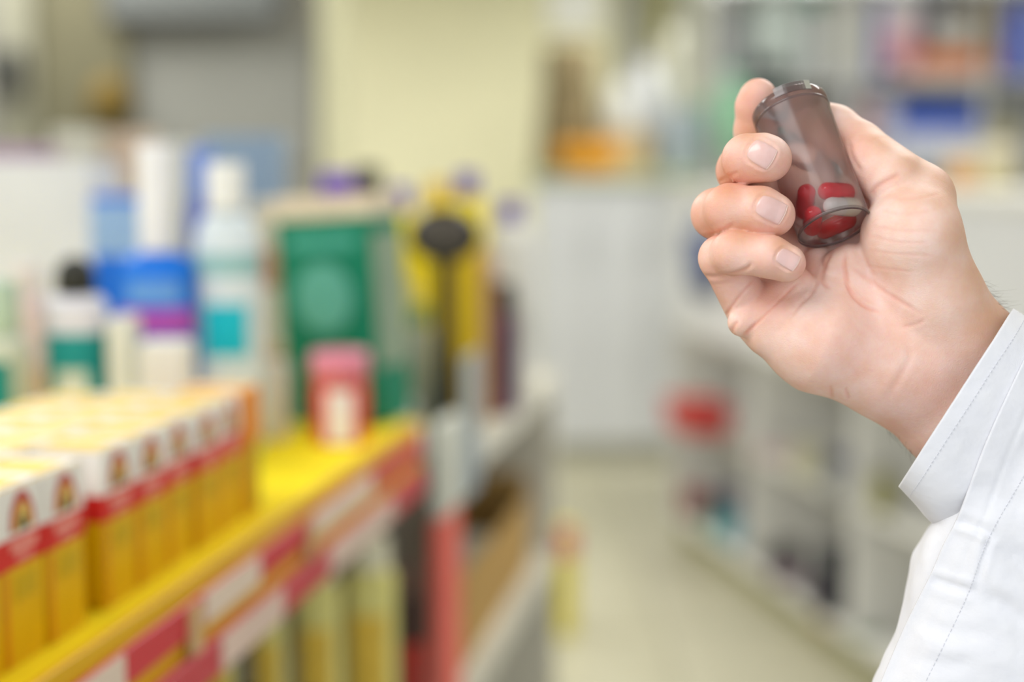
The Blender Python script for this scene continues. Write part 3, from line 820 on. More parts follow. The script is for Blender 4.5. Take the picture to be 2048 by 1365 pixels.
# skin folds: polyline, depth mm, half width px, redness
FOLDS = [
    ([(1690, 505), (1690, 545), (1702, 585), (1728, 612), (1765, 626)], .45, 4, .6),
    ([(1702, 535), (1735, 558), (1775, 588), (1842, 628)], .25, 4, .4),
    ([(1664, 500), (1648, 535), (1645, 562), (1660, 578)], .4, 4, .5),
    ([(1640, 555), (1622, 588), (1600, 610), (1575, 640)], .3, 4, .4),
    ([(1512, 556), (1485, 586), (1462, 615), (1445, 642)], .35, 3, .7),
    ([(1600, 562), (1560, 600), (1520, 640), (1478, 680)], .35, 3, .8),
    ([(1470, 682), (1464, 662), (1476, 640)], .5, 4, .6),
    ([(1404, 552), (1432, 554), (1468, 547), (1492, 538), (1503, 528)], .55, 4, .7),
    ([(1400, 478), (1425, 470), (1450, 460), (1468, 448)], .45, 4, .6),
    ([(1434, 366), (1462, 352), (1478, 345)], .3, 4, .5),
    ([(1812, 690), (1820, 712), (1806, 745), (1788, 775), (1782, 800)], .2, 7, .3),
    ([(1690, 775), (1697, 800)], .3, 4, .5), ([(1660, 770), (1664, 800)], .3, 4, .5),
    ([(1800, 655), (1830, 650), (1850, 640)], .2, 4, .3),
    ([(1722, 345), (1702, 312), (1698, 285)], .5, 5, .5),
    ([(1742, 392), (1752, 376), (1775, 362), (1800, 350)], .5, 5, .5),
    ([(1760, 420), (1810, 428), (1870, 420)], .09, 3, .2),
    ([(1745, 452), (1800, 462), (1875, 462)], .09, 3, .2),
    ([(1735, 470), (1790, 484), (1860, 486)], .09, 3, .2),
    ([(1730, 500), (1790, 508), (1870, 512)], .09, 3, .2),
    ([(1725, 530), (1770, 538), (1830, 545)], .09, 3, .2),
    ([(1775, 395), (1830, 398), (1880, 388)], .09, 3, .2),
    ([(1600, 560), (1606, 585), (1616, 600)], .2, 4, .2),
    ([(1600, 600), (1575, 640), (1550, 670)], .25, 6, .2),
    ([(1700, 620), (1740, 630), (1770, 650)], .2, 6, .2),
]
NAILS = [  # centre, half length, half width, axis towards the free edge
    ((1521, 307), 28, 26, (.86, .50)), ((1540, 418), 31, 25, (.90, .43)), ((1574, 518), 23, 19, (.86, .51))]
FLUSH = [(1570, 330, 40, .6), (1585, 440, 40, .6), (1606, 535, 36, .7), (1512, 165, 45, .5), (1480, 250, 40, .5), (1520, 600, 55, .5), (1700, 690, 110, .35), (1560, 690, 70, .15), (1780, 860, 80, .35),
         (1450, 530, 60, .35), (1440, 440, 60, .25), (1470, 330, 60, .25), (1720, 350, 50, .25), (1760, 800, 70, .3),
         (1450, 345, 75, .75), (1410, 450, 75, .7), (1520, 330, 70, .5), (1530, 440, 80, .5), (1430, 560, 80, .6), (1530, 530, 70, .45), (1500, 210, 70, .7), (1700, 290, 45, .6), (1540, 600, 60, .6), (1850, 780, 90, .3)]

lo = np.minimum(U(1365, 960, 60), U(1365, 960, -40)) - 2; hi = np.maximum(U(2120, 140, 60), U(2120, 140, -40)) + 2
lo[2] = -(HD + 62); hi[2] = -(HD - 34)
V, Q = surface_nets(lo, hi, 1.15)
V = project(V, 1)
V, Q = subdivide(V, Q)
V = project(V, 1)
Nn = grad(V)
PX = to_px(V)
facing = (Nn * (-V / np.linalg.norm(V, axis=1, keepdims=True))).sum(1)
fw = np.clip((facing - .05) / .25, 0, 1)
disp = np.zeros(len(V)); red = np.zeros(len(V))
for pts, dep, wd, rd in FOLDS:
    d, t = poly_dist(PX, curve(pts))
    taper = np.clip(np.minimum(t, 1 - t) * 6 + .25, 0, 1)
    disp -= dep * np.exp(-(d / wd) ** 2) * taper * fw
    disp += dep * .25 * np.exp(-((d - wd * 2.2) / wd) ** 2) * taper * fw
    red = np.maximum(red, rd * np.exp(-(d / (wd * 1.5)) ** 2) * taper * fw)
for fx, fy, fr, fa in FLUSH:
    red = np.maximum(red, fa * np.exp(-(((PX[:, 0] - fx) ** 2 + (PX[:, 1] - fy) ** 2) / fr ** 2)))
TAN = [(1905, 380, 50), (1935, 470, 55), (1955, 560, 60), (1985, 630, 70), (1770, 270, 45), (1835, 315, 45), (1500, 270, 28), (1450, 380, 34), (1520, 385, 26), (1480, 465, 34), (1560, 490, 24)]
tan = np.zeros(len(V))
for fx, fy, fr in TAN:
    tan = np.maximum(tan, np.exp(-(((PX[:, 0] - fx) ** 2 + (PX[:, 1] - fy) ** 2) / fr ** 2)))
tan = np.maximum(tan, np.clip((.25 - facing) / .3, 0, 1))          # back of the hand is browner than the palm
def nail_uv(Qp, n):
    (cx, cy), hl, hw, ax = n
    ax = np.array(ax) / np.hypot(*ax); ay = np.array([-ax[1], ax[0]])
    r = Qp - np.array([cx, cy])
    return r @ ax / hl, r @ ay / hw
for n in NAILS:
    u, v = nail_uv(PX, n)
    rr = (np.abs(u) ** 3 + np.abs(v) ** 3) ** (1 / 3)
    disp += fw * (V[:, 2] > -(HD + 5)) * (-.30 * np.exp(-((rr - 1.02) / .10) ** 2) + .18 * np.exp(-((rr - 1.25) / .16) ** 2))
V2 = V + Nn * disp[:, None]
me = bpy.data.meshes.new('person')
me.from_pydata([tuple(v) for v in (V2 - ORGN)], [], [tuple(q) for q in Q.tolist()])
me.update()
att = me.attributes.new('flush', 'FLOAT', 'POINT')
att.data.foreach_set('value', red.astype(np.float32))
att2 = me.attributes.new('tan', 'FLOAT', 'POINT')
att2.data.foreach_set('value', tan.astype(np.float32))
cen = np.array([0.0] * (3 * len(me.polygons))); me.polygons.foreach_get('normal', cen)
if (cen.reshape(-1, 3)[:50] * Nn[Q[:50, 0]]).sum() < 0: me.flip_normals()

# skin
sm = bpy.data.materials.new('skin'); sm.use_nodes = True
nt = sm.node_tree; N = nt.nodes; L = nt.links; b = N['Principled BSDF']
at = N.new('ShaderNodeAttribute'); at.attribute_name = 'flush'
tc = N.new('ShaderNodeTexCoord')
n1 = N.new('ShaderNodeTexNoise'); n1.inputs['Scale'].default_value = .09; n1.inputs['Detail'].default_value = 3
n2 = N.new('ShaderNodeTexNoise'); n2.inputs['Scale'].default_value = .6; n2.inputs['Detail'].default_value = 4
L.new(tc.outputs['Object'], n1.inputs['Vector']); L.new(tc.outputs['Object'], n2.inputs['Vector'])
r1 = N.new('ShaderNodeValToRGB')
r1.color_ramp.elements[0].position = .32; r1.color_ramp.elements[1].position = .68
r1.color_ramp.elements[0].color = (*lin('e9c1af'), 1); r1.color_ramp.elements[1].color = (*lin('f0d3c8'), 1)
L.new(n1.outputs['Fac'], r1.inputs['Fac'])
mx = N.new('ShaderNodeMix'); mx.data_type = 'RGBA'
at2 = N.new('ShaderNodeAttribute'); at2.attribute_name = 'tan'
mt2 = N.new('ShaderNodeMath'); mt2.operation = 'MULTIPLY'; mt2.inputs[1].default_value = .6; L.new(at2.outputs['Fac'], mt2.inputs[0])
mxt = N.new('ShaderNodeMix'); mxt.data_type = 'RGBA'; mxt.inputs['B'].default_value = (*lin('cf9568'), 1)
L.new(mt2.outputs[0], mxt.inputs['Factor']); L.new(r1.outputs['Color'], mxt.inputs['A'])
L.new(mxt.outputs['Result'], mx.inputs['A']); mx.inputs['B'].default_value = (*lin('dc856c'), 1)
mt = N.new('ShaderNodeMath'); mt.operation = 'MULTIPLY'; mt.inputs[1].default_value = .7
L.new(at.outputs['Fac'], mt.inputs[0]); L.new(mt.outputs[0], mx.inputs['Factor'])
mm = N.new('ShaderNodeMix'); mm.data_type = 'RGBA'; mm.blend_type = 'SOFT_LIGHT'; mm.inputs['Factor'].default_value = .15
L.new(mx.outputs['Result'], mm.inputs['A']); L.new(n2.outputs['Color'], mm.inputs['B'])
L.new(mm.outputs['Result'], b.inputs['Base Color'])
b.inputs['Roughness'].default_value = .5
b.inputs['Specular IOR Level'].default_value = .35
b.inputs['Subsurface Weight'].default_value = .2
b.inputs['Subsurface Radius'].default_value = (1.0, .35, .2)
b.inputs['Subsurface Scale'].default_value = .0016
vo = N.new('ShaderNodeTexVoronoi'); vo.inputs['Scale'].default_value = 1.1; vo.feature = 'DISTANCE_TO_EDGE'
L.new(tc.outputs['Object'], vo.inputs['Vector'])
n3 = N.new('ShaderNodeTexNoise'); n3.inputs['Scale'].default_value = .9; n3.inputs['Detail'].default_value = 5
L.new(tc.outputs['Object'], n3.inputs['Vector'])
ad = N.new('ShaderNodeMath'); L.new(vo.outputs['Distance'], ad.inputs[0]); L.new(n3.outputs['Fac'], ad.inputs[1])
bp = N.new('ShaderNodeBump'); bp.inputs['Strength'].default_value = .22; bp.inputs['Distance'].default_value = .0004
L.new(ad.outputs[0], bp.inputs['Height']); L.new(bp.outputs['Normal'], b.inputs['Normal'])

person = obj('person', me, sm, None, True)
person.location = HAND_LOC; person.rotation_euler = HAND_ROT; person.scale = (.001,) * 3
tag(person, 'hand with white coat sleeve, palm towards the viewer, fingers curled around a small vial', 'person')
def hand_child(name, me_, m, parent=None, smooth=True):
    return obj(name, me_, m, parent or person, smooth)

# finger nails laid on the finger tips
nm_ = bpy.data.materials.new('nail'); nm_.use_nodes = True
nb = nm_.node_tree.nodes['Principled BSDF']
nn = nm_.node_tree.nodes.new('ShaderNodeTexNoise'); nn.inputs['Scale'].default_value = .3
nr = nm_.node_tree.nodes.new('ShaderNodeValToRGB')
nr.color_ramp.elements[0].color = (*lin('dcb0a8'), 1); nr.color_ramp.elements[1].color = (*lin('e6c4bf'), 1)
ntc = nm_.node_tree.nodes.new('ShaderNodeTexCoord')
nm_.node_tree.links.new(ntc.outputs['Object'], nn.inputs['Vector'])
nm_.node_tree.links.new(nn.outputs['Fac'], nr.inputs['Fac']); nm_.node_tree.links.new(nr.outputs['Color'], nb.inputs['Base Color'])
nb.inputs['Roughness'].default_value = .28; nb.inputs['Coat Weight'].default_value = .3
nb.inputs['Subsurface Weight'].default_value = .1; nb.inputs['Subsurface Scale'].default_value = .001
tipm = mat('ecd2c6', .35, .03, .5)
def cast(px):
    """where the sight line of each pixel meets the finger"""
    d = np.stack([(px[:, 0] - CX) / F, -(px[:, 1] - CY) / F, -np.ones(len(px))], 1)
    t = np.full(len(px), HD - 36.0)
    for _ in range(60): t += np.clip(sdf(d * t[:, None]), -3, 3) * .8
    return d * t[:, None]
for n in NAILS:
    (cx, cy), hl, hw, ax = n
    axn = np.array(ax) / np.hypot(*ax); ayn = np.array([-axn[1], axn[0]])
    NU, NV = 22, 18
    uu, vv = np.meshgrid(np.linspace(-1, 1, NU), np.linspace(-1, 1, NV), indexing='ij')
    # squared circle so the outline is a rounded nail
    su = uu * np.sqrt(1 - .40 * vv ** 2 * (uu < 0) - .22 * vv ** 2 * (uu >= 0)); sv = vv * np.sqrt(1 - .40 * uu ** 2 * (uu < 0) - .10 * uu ** 2 * (uu >= 0))
    px = np.array([cx, cy]) + su.reshape(-1, 1) * hl * axn + sv.reshape(-1, 1) * hw * ayn
    P = cast(px); G = grad(P)
    ed = np.maximum(np.abs(uu), np.abs(vv)).ravel()
    off = .12 - .6 * np.clip((ed - .80) / .20, 0, 1) ** 2
    off = np.where((uu.ravel() > .6) & (np.abs(vv.ravel()) < .9), np.maximum(off, .12 + .35 * (uu.ravel() - .6)), off)
    P = P + G * off[:, None]
    lowr = P - G * .9
    vs = np.concatenate([P, lowr]) - ORGN
    fs = []
    for i in range(NU - 1):
        for j in range(NV - 1):
            a = i * NV + j; fs.append((a, a + 1, a + NV + 1, a + NV))
    nP = NU * NV
    ring = [i * NV for i in range(NU)] + [(NU - 1) * NV + j for j in range(1, NV)] + [i * NV + NV - 1 for i in range(NU - 2, -1, -1)] + [j for j in range(NV - 2, 0, -1)]
    for i in range(len(ring)):
        a, c = ring[i], ring[(i + 1) % len(ring)]; fs.append((a, c, c + nP, a + nP))
    m_ = bpy.data.meshes.new('nail'); m_.from_pydata([tuple(v) for v in vs], [], fs); m_.update()
    bmn = bmesh.new(); bmn.from_mesh(m_); bmesh.ops.recalc_face_normals(bmn, faces=bmn.faces); bmn.to_mesh(m_); bmn.free()
    no = hand_child('fingernail', m_, nm_)
    # pale free edge
    eP = P.reshape(NU, NV, 3)[NU - 1, 1:-1]; eG = G.reshape(NU, NV, 3)[NU - 1, 1:-1]
    hand_child('nail_edge', tube_me([tuple(p - ORGN + g_ * -.08) for p, g_ in zip(eP, eG)], .17, 6), tipm, no)

# fine dark hair on both sides of the wrist
rng = np.random.default_rng(3)
hv, hf = [], []
def strand(root, d0, d1, ln, rad):
    base = len(hv); pts = []
    for k in range(6):
        t = k / 5
        pts.append(root + (d0 * t + d1 * t * t) * ln)
    for k, p in enumerate(pts):
        rr = rad * (1 - .75 * k / 5)
        for q in range(3):
            a = q * 2.094
            hv.append(tuple(p + np.array([math.cos(a) * rr, math.sin(a) * rr, 0]) - ORGN))
    for k in range(5):
        for q in range(3):
            j = (q + 1) % 3
            hf.append((base + k * 3 + q, base + k * 3 + j, base + k * 3 + 3 + j, base + k * 3 + 3 + q))
def hairs(pts, n, spread, d0, d1, ln, zr=(2, 18)):
    c = np.array(curve(pts, 8))
    i = rng.uniform(0, len(c) - 1.001, n); k = i.astype(int)
    px = c[k] + (c[k + 1] - c[k]) * (i - k)[:, None] + rng.normal(0, spread, (n, 2))
    z = rng.uniform(zr[0], zr[1], n)
    P = np.stack([U(p[0], p[1], zz) for p, zz in zip(px, z)])
    P = project(P, 5); G = grad(P)
    for p, g_ in zip(P, G):
        a = np.array([d0[0], -d0[1], 0]) + rng.normal(0, .35, 3); bb_ = np.array([d1[0], -d1[1], 0]) + rng.normal(0, .35, 3)
        strand(p - g_ * .1, a * .7 + g_ * .6, bb_ * .8, rng.uniform(.5, 1) * ln, .04)
hairs([(1955, 560), (1970, 590), (1990, 610), (2012, 632)], 42, 4, (.6, .75), (.5, .2), 6.0)
hairs([(1775, 850), (1805, 880), (1832, 902)], 26, 2, (.7, .7), (.6, .1), 5, (10, 22))
hm_ = bpy.data.meshes.new('hair'); hm_.from_pydata(hv, [], hf); hm_.update()
ho = hand_child('arm_hair', hm_, mat('4a3628', .5, .1, 1.0)); ho['kind'] = 'stuff'; ho['label'] = 'fine dark wrist hair'

# ------------------------------------------------------------------ white coat sleeve
cloth = bpy.data.materials.new('white_cotton'); cloth.use_nodes = True
nt = cloth.node_tree; N = nt.nodes; L = nt.links; b = N['Principled BSDF']
tc = N.new('ShaderNodeTexCoord')
w1 = N.new('ShaderNodeTexWave'); w1.inputs['Scale'].default_value = 1.3; w1.bands_direction = 'DIAGONAL'; w1.inputs['Distortion'].default_value = 1.2
w1.inputs['Detail'].default_value = 3
n1 = N.new('ShaderNodeTexNoise'); n1.inputs['Scale'].default_value = .12; n1.inputs['Detail'].default_value = 6
L.new(tc.outputs['Object'], w1.inputs['Vector']); L.new(tc.outputs['Object'], n1.inputs['Vector'])
r1 = N.new('ShaderNodeValToRGB'); r1.color_ramp.elements[0].color = (*lin('dddee6'), 1); r1.color_ramp.elements[1].color = (*lin('e8e8ec'), 1)
L.new(n1.outputs['Fac'], r1.inputs['Fac']); L.new(r1.outputs['Color'], b.inputs['Base Color'])
b.inputs['Roughness'].default_value = .85; b.inputs['Sheen Weight'].default_value = .2
ad = N.new('ShaderNodeMath'); ad.operation = 'MULTIPLY_ADD'; ad.inputs[1].default_value = .03
L.new(w1.outputs['Fac'], ad.inputs[0]); L.new(n1.outputs['Fac'], ad.inputs[2])
bp = N.new('ShaderNodeBump'); bp.inputs['Strength'].default_value = .5; bp.inputs['Distance'].default_value = .0012
L.new(ad.outputs[0], bp.inputs['Height']); L.new(bp.outputs['Normal'], b.inputs['Normal'])

def noise3(P, seed=0):
    r = np.random.default_rng(seed); out = np.zeros(len(P))
    for k in range(9):
        f = r.normal(0, 1, 3) * (.03 + .02 * k); out += np.sin(P @ f + r.uniform(0, 6.28)) / (1 + .5 * k)
    return out
def loft(stations, nseg=96, nlen=40, seed=1, amp=.8, a0=0.0, a1=2 * math.pi, th=.7, grow=0.0, folds=0.0):
    """cloth tube: each station = centre px, py, depth, half axis (dx, dy) px, depth half axis mm"""
    st = np.array([[s[0], s[1], s[2], s[3], s[4], s[5]] for s in stations], float)
    st = np.array(curve(st, 12))
    ts = np.linspace(0, len(st) - 1, nlen)
    vs = []
    for t in ts:
        i = min(int(t), len(st) - 2); s = st[i] + (st[i + 1] - st[i]) * (t - i)
        c = U(s[0], s[1], s[2]); e = (U(s[0] + s[3], s[1] + s[4], s[2]) - c)
        e = e * (1 + grow / np.linalg.norm(e)); dz = -c / np.linalg.norm(c) * (s[5] + grow)
        for k in range(nseg + 1):
            a = a0 + (a1 - a0) * k / nseg
            ca, sa = math.cos(a), math.sin(a); kk = (abs(ca) ** 2.7 + abs(sa) ** 2.7) ** (-1 / 2.7)
            vs.append(c + e * ca * kk + dz * sa * kk)
    P = np.array(vs)
    G = P.reshape(nlen, nseg + 1, 3)
    du = np.gradient(G, axis=1); dv = np.gradient(G, axis=0)
    nr = np.cross(du.reshape(-1, 3), dv.reshape(-1, 3)); nr /= np.linalg.norm(nr, axis=1, keepdims=True) + 1e-9
    cc = np.repeat(G.mean(1), nseg + 1, axis=0)
    if ((P - cc) * nr).sum() < 0: nr = -nr
    d = noise3(P, seed) * amp
    if folds:
        d += folds * np.sin(P @ np.array([.10, .16, .02]) + 2 * np.sin(P @ np.array([.03, -.05, .04]))) ** 3
    P = P + nr * d[:, None]
    inner = P - nr * th
    n1_ = nseg + 1
    vs = np.concatenate([P, inner]) - ORGN; off = len(P)
    fs = []
    for i in range(nlen - 1):
        for k in range(nseg):
            a = i * n1_ + k; q = (a, a + 1, a + n1_ + 1, a + n1_)
            fs.append(q); fs.append(tuple(x + off for x in q[::-1]))
    for k in range(nseg):
        fs.append((k, k + off, k + 1 + off, k + 1)); a = (nlen - 1) * n1_ + k; fs.append((a, a + 1, a + 1 + off, a + off))
    for i in range(nlen - 1):
        a = i * n1_; fs.append((a, a + n1_, a + n1_ + off, a + off)); a = i * n1_ + nseg; fs.append((a, a + off, a + n1_ + off, a + n1_))
    m_ = bpy.data.meshes.new('cloth'); m_.from_pydata([tuple(v) for v in vs], [], fs); m_.update()
    bm_ = bmesh.new(); bm_.from_mesh(m_)
    if abs(a1 - a0 - 2 * math.pi) < 1e-6: bmesh.ops.remove_doubles(bm_, verts=bm_.verts, dist=.01)
    bmesh.ops.recalc_face_normals(bm_, faces=bm_.faces); bm_.to_mesh(m_); bm_.free()
    return m_, G, P.reshape(nlen, n1_, 3)

CUFF = [(1912, 795, 14, -115, 178, 36), (1944, 824, 15, -119, 182, 37), (1985, 858, 17, -128, 184, 38), (2030, 890, 20, -136, 176, 40)]
SLEEVE = [(1990, 862, 18, -125, 170, 36), (2030, 930, 22, -178, 120, 40), (2055, 1020, 26, -222, 80, 48), (2070, 1130, 30, -255, 45, 55), (2075, 1260, 34, -286, 20, 60), (2085, 1400, 38, -340, 5, 66), (2095, 1560, 42, -385, 5, 70)]
sleeve_me, _, SG = loft(SLEEVE, 110, 60, 5, 1.0, folds=.9)
sl = hand_child('coat_sleeve', sleeve_me, cloth)
sl['label'] = 'white cotton coat sleeve'
cuff_me, _, CG = loft(CUFF, 110, 30, 9, .35, folds=.25)
cf = hand_child('cuff', cuff_me, cloth, sl)
# outer layer of the sleeve, folded over the cuff, with a stitched edge
from mathutils.bvhtree import BVHTree
def bvh_of(m_):
    m_.calc_loop_triangles()
    return BVHTree.FromPolygons([v.co[:] for v in m_.vertices], [t.vertices[:] for t in m_.loop_triangles])
trees = [bvh_of(sleeve_me), bvh_of(cuff_me)]
EDGE = np.array(curve([(2110, 600), (2048, 722), (1975, 880), (1918, 1030), (1888, 1090), (1862, 1150), (1812, 1250), (1764, 1362), (1730, 1450)], 10))
NR, NC = len(EDGE), 60
G = np.zeros((NR, NC, 3)); D = np.zeros((NR, NC)); PXg = np.zeros((NR, NC, 2))
for i in range(NR):
    for j in range(NC):
        f_ = j / (NC - 1)
        px = EDGE[i] + np.array([1.0, .32]) * (2215 - EDGE[i][0]) * f_
        PXg[i, j] = px
        d = np.array([(px[0] - CX) / F, -(px[1] - CY) / F, -1.0]); dn = d / np.linalg.norm(d)
        best = None
        for tr_ in trees:
            h_ = tr_.ray_cast(Vector(tuple(-ORGN)), Vector(tuple(dn)))
            if h_[0] is not None:
                z_ = -(h_[0].z + ORGN[2])
                best = z_ if best is None else min(best, z_)
        D[i, j] = best if best is not None else np.nan
for i in range(NR):
    ok = ~np.isnan(D[i])
    D[i] = np.interp(np.arange(NC), np.arange(NC)[ok], D[i][ok]) if ok.any() else np.nan
okr = ~np.isnan(D).any(1)
for j in range(NC): D[:, j] = np.interp(np.arange(NR), np.arange(NR)[okr], D[okr, j])
Ds = D.copy()
for _ in range(25):
    Pd = np.pad(Ds, 1, mode='edge')
    Ds = (Pd[:-2, 1:-1] + Pd[2:, 1:-1] + Pd[1:-1, :-2] + Pd[1:-1, 2:]) / 4
    Ds = np.minimum(Ds, D)
Ds -= 1.0
CREASES = [([(1858, 1160), (1900, 1172), (1955, 1188)], 1.3, 9), ([(1908, 1042), (1945, 1052), (1988, 1072)], 1.2, 8), ([(1985, 1072), (1972, 1100), (1950, 1190)], .5, 7),
           ([(1960, 1190), (2010, 1215), (2060, 1260)], 1.0, 16), ([(1940, 960), (2000, 1000), (2060, 1020)], .7, 20), ([(1830, 1240), (1900, 1265), (1990, 1275)], .6, 14), ([(2000, 1090), (2060, 1140), (2100, 1160)], 1.2, 22), ([(1800, 1310), (1880, 1330), (1960, 1325)], .6, 15)]
fp = PXg.reshape(-1, 2)
dd_ = np.zeros(len(fp))
for pts, dep, wd in CREASES:
    d_, t_ = poly_dist(fp, curve(pts)); tp = np.clip(np.minimum(t_, 1 - t_) * 4 + .1, 0, 1)
    dd_ += dep * np.exp(-(d_ / wd) ** 2) * tp - dep * .7 * np.exp(-((d_ - 1.8 * wd) / wd) ** 2) * tp
d_, t_ = poly_dist(fp, EDGE + np.array([46, 18])); dd_ += .35 * np.exp(-(d_ / 5) ** 2)
Ds += dd_.reshape(NR, NC)
for i in range(NR):
    for j in range(NC): G[i, j] = np.array([(PXg[i, j, 0] - CX) / F, -(PXg[i, j, 1] - CY) / F, -1.0]) * Ds[i, j]
PG = G
top_ = G.reshape(-1, 3) - ORGN; bot_ = top_ + np.array([0, 0, -.8])
fs = []
for i in range(NR - 1):
    for j in range(NC - 1):
        a = i * NC + j; q = (a, a + NC, a + NC + 1, a + 1); fs.append(q); fs.append(tuple(x + NR * NC for x in q[::-1]))
for i in range(NR - 1):
    a = i * NC; fs.append((a, a + NR * NC, a + NC + NR * NC, a + NC)); a = i * NC + NC - 1; fs.append((a, a + NC, a + NC + NR * NC, a + NR * NC))
for j in range(NC - 1):
    fs.append((j, j + 1, j + 1 + NR * NC, j + NR * NC)); a = (NR - 1) * NC + j; fs.append((a, a + NR * NC, a + 1 + NR * NC, a + 1))
pl_me = bpy.data.meshes.new('placket'); pl_me.from_pydata([tuple(v) for v in np.concatenate([top_, bot_])], [], fs); pl_me.update()
pk = hand_child('placket', pl_me, cloth, sl)
thread = mat('d9dae2', .8, .05, 1.0)
def stitches(G, rowfn, n, name, parent, out=.25, r=.14):
    vs, fs = [], []
    nl, ns, _ = G.shape
    def s_at(i, k):
        i = min(max(i, 0), nl - 1.001); k = min(max(k, 0), ns - 1.001)
        a, b_ = int(i), int(k); fa, fb = i - a, k - b_
        return G[a, b_] * (1 - fa) * (1 - fb) + G[a + 1, b_] * fa * (1 - fb) + G[a, b_ + 1] * (1 - fa) * fb + G[a + 1, b_ + 1] * fa * fb
    for q in range(n):
        p0 = s_at(*rowfn(q / n)); p1 = s_at(*rowfn((q + .62) / n))
        d = p1 - p0; d /= np.linalg.norm(d) + 1e-9
        s = np.cross(d, [0, 0, 1]); s /= np.linalg.norm(s) + 1e-9; o_ = np.array([0, 0, out])
        base = len(vs)
        for p in (p0, p1):
            for v in (s * r, o_ * .9, -s * r, -o_): vs.append(tuple(p + v + o_ * .6 - ORGN))
        for k in range(4): fs.append((base + k, base + (k + 1) % 4, base + 4 + (k + 1) % 4, base + 4 + k))
        fs.append((base, base + 1, base + 2, base + 3)); fs.append((base + 7, base + 6, base + 5, base + 4))
    m_ = bpy.data.meshes.new('stitches'); m_.from_pydata(vs, [], fs); m_.update()
    o_ = hand_child(name, m_, thread, parent, False); o_['kind'] = 'stuff'
    return o_
stitches(CG, lambda t: (7.0, 110 * (0.0 + .5 * t)), 75, 'hem_stitching', cf)
ST = np.array(curve([(2070, 905), (2048, 950), (1975, 1080), (1930, 1200), (1850, 1365)], 30))
def st_fn(t):
    p = ST[min(int(t * (len(ST) - 1)), len(ST) - 1)] + (ST[min(int(t * (len(ST) - 1)) + 1, len(ST) - 1)] - ST[min(int(t * (len(ST) - 1)), len(ST) - 1)]) * (t * (len(ST) - 1) % 1)
    # row and column of the panel under this point
    k = np.argmin(((PXg.reshape(-1, 2) - p) ** 2).sum(1)); i0, j0 = divmod(k, NC)
    du = PXg[i0, min(j0 + 1, NC - 1)] - PXg[i0, j0]; dv = PXg[min(i0 + 1, NR - 1), j0] - PXg[i0, j0]
    if j0 == NC - 1: du = PXg[i0, j0] - PXg[i0, j0 - 1]
    if i0 == NR - 1: dv = PXg[i0, j0] - PXg[i0 - 1, j0]
    r_ = p - PXg[i0, j0]; det = du[0] * dv[1] - du[1] * dv[0]
    return i0 + (du[0] * r_[1] - du[1] * r_[0]) / det, j0 + (r_[0] * dv[1] - r_[1] * dv[0]) / det
stitches(PG, st_fn, 70, 'placket_stitching', pk)

# ------------------------------------------------------------------ vial with capsules
VB, VT = U(1669, 457, -3), U(1577, 212, 22)
wv = VT - VB; VL = np.linalg.norm(wv); wv /= VL
e1 = np.cross(wv, [0, 0, 1.0]); e1 /= np.linalg.norm(e1)
if e1[0] < 0: e1 = -e1
e2 = np.cross(wv, e1)                       # towards the viewer
if e2[2] < 0: e2 = -e2
Rm = Matrix(((e1[0], e2[0], wv[0]), (e1[1], e2[1], wv[1]), (e1[2], e2[2], wv[2])))
if Rm.determinant() < 0:
    e1 = -e1
    Rm = Matrix(((e1[0], e2[0], wv[0]), (e1[1], e2[1], wv[1]), (e1[2], e2[2], wv[2])))
VM = MMW @ Matrix.Translation(Vector(VB)) @ Rm.to_4x4()
def plastic(name, tint, haze, hz, gloss_r=.12, frost=0.0):
    m = bpy.data.materials.new(name); m.use_nodes = True
    nt = m.node_tree; N = nt.nodes; L = nt.links
    N.remove(N['Principled BSDF']); out = N['Material Output']
    tr = N.new('ShaderNodeBsdfTransparent'); tr.inputs[0].default_value = (*tint, 1)
    tl = N.new('ShaderNodeBsdfTranslucent'); tl.inputs[0].default_value = (*haze, 1)
    df = N.new('ShaderNodeBsdfDiffuse'); df.inputs[0].default_value = (*haze, 1)
    gl = N.new('ShaderNodeBsdfGlossy'); gl.inputs['Roughness'].default_value = gloss_r
    tc = N.new('ShaderNodeTexCoord'); nz = N.new('ShaderNodeTexNoise'); nz.inputs['Scale'].default_value = .5; nz.inputs['Detail'].default_value = 4
    L.new(tc.outputs['Object'], nz.inputs['Vector'])
    mr = N.new('ShaderNodeMapRange'); mr.inputs['To Min'].default_value = hz * .8; mr.inputs['To Max'].default_value = hz * 1.2
    L.new(nz.outputs['Fac'], mr.inputs['Value'])
    m1 = N.new('ShaderNodeMixShader'); m1.inputs[0].default_value = .5
    L.new(tl.outputs[0], m1.inputs[1]); L.new(df.outputs[0], m1.inputs[2])
    m2 = N.new('ShaderNodeMixShader'); L.new(mr.outputs[0], m2.inputs[0])
    rf = N.new('ShaderNodeBsdfRefraction'); rf.inputs['Roughness'].default_value = .28; rf.inputs['IOR'].default_value = 1.08; rf.inputs[0].default_value = (*[min(1, c * 1.03) for c in tint], 1)
    m0 = N.new('ShaderNodeMixShader'); m0.inputs[0].default_value = frost; L.new(tr.outputs[0], m0.inputs[1]); L.new(rf.outputs[0], m0.inputs[2])
    L.new(m0.outputs[0], m2.inputs[1]); L.new(m1.outputs[0], m2.inputs[2])
    fr = N.new('ShaderNodeFresnel'); fr.inputs[0].default_value = 1.45
    m3 = N.new('ShaderNodeMixShader'); L.new(fr.outputs[0], m3.inputs[0]); L.new(m2.outputs[0], m3.inputs[1]); L.new(gl.outputs[0], m3.inputs[2])
    L.new(m3.outputs[0], out.inputs[0])
    return m
pm = plastic('smoke_plastic', (.83, .80, .80), lin('8c8184'), .17, .24, .28)
pb = plastic('smoke_plastic_base', (.84, .80, .79), lin('93878a'), .16, .12, .15)
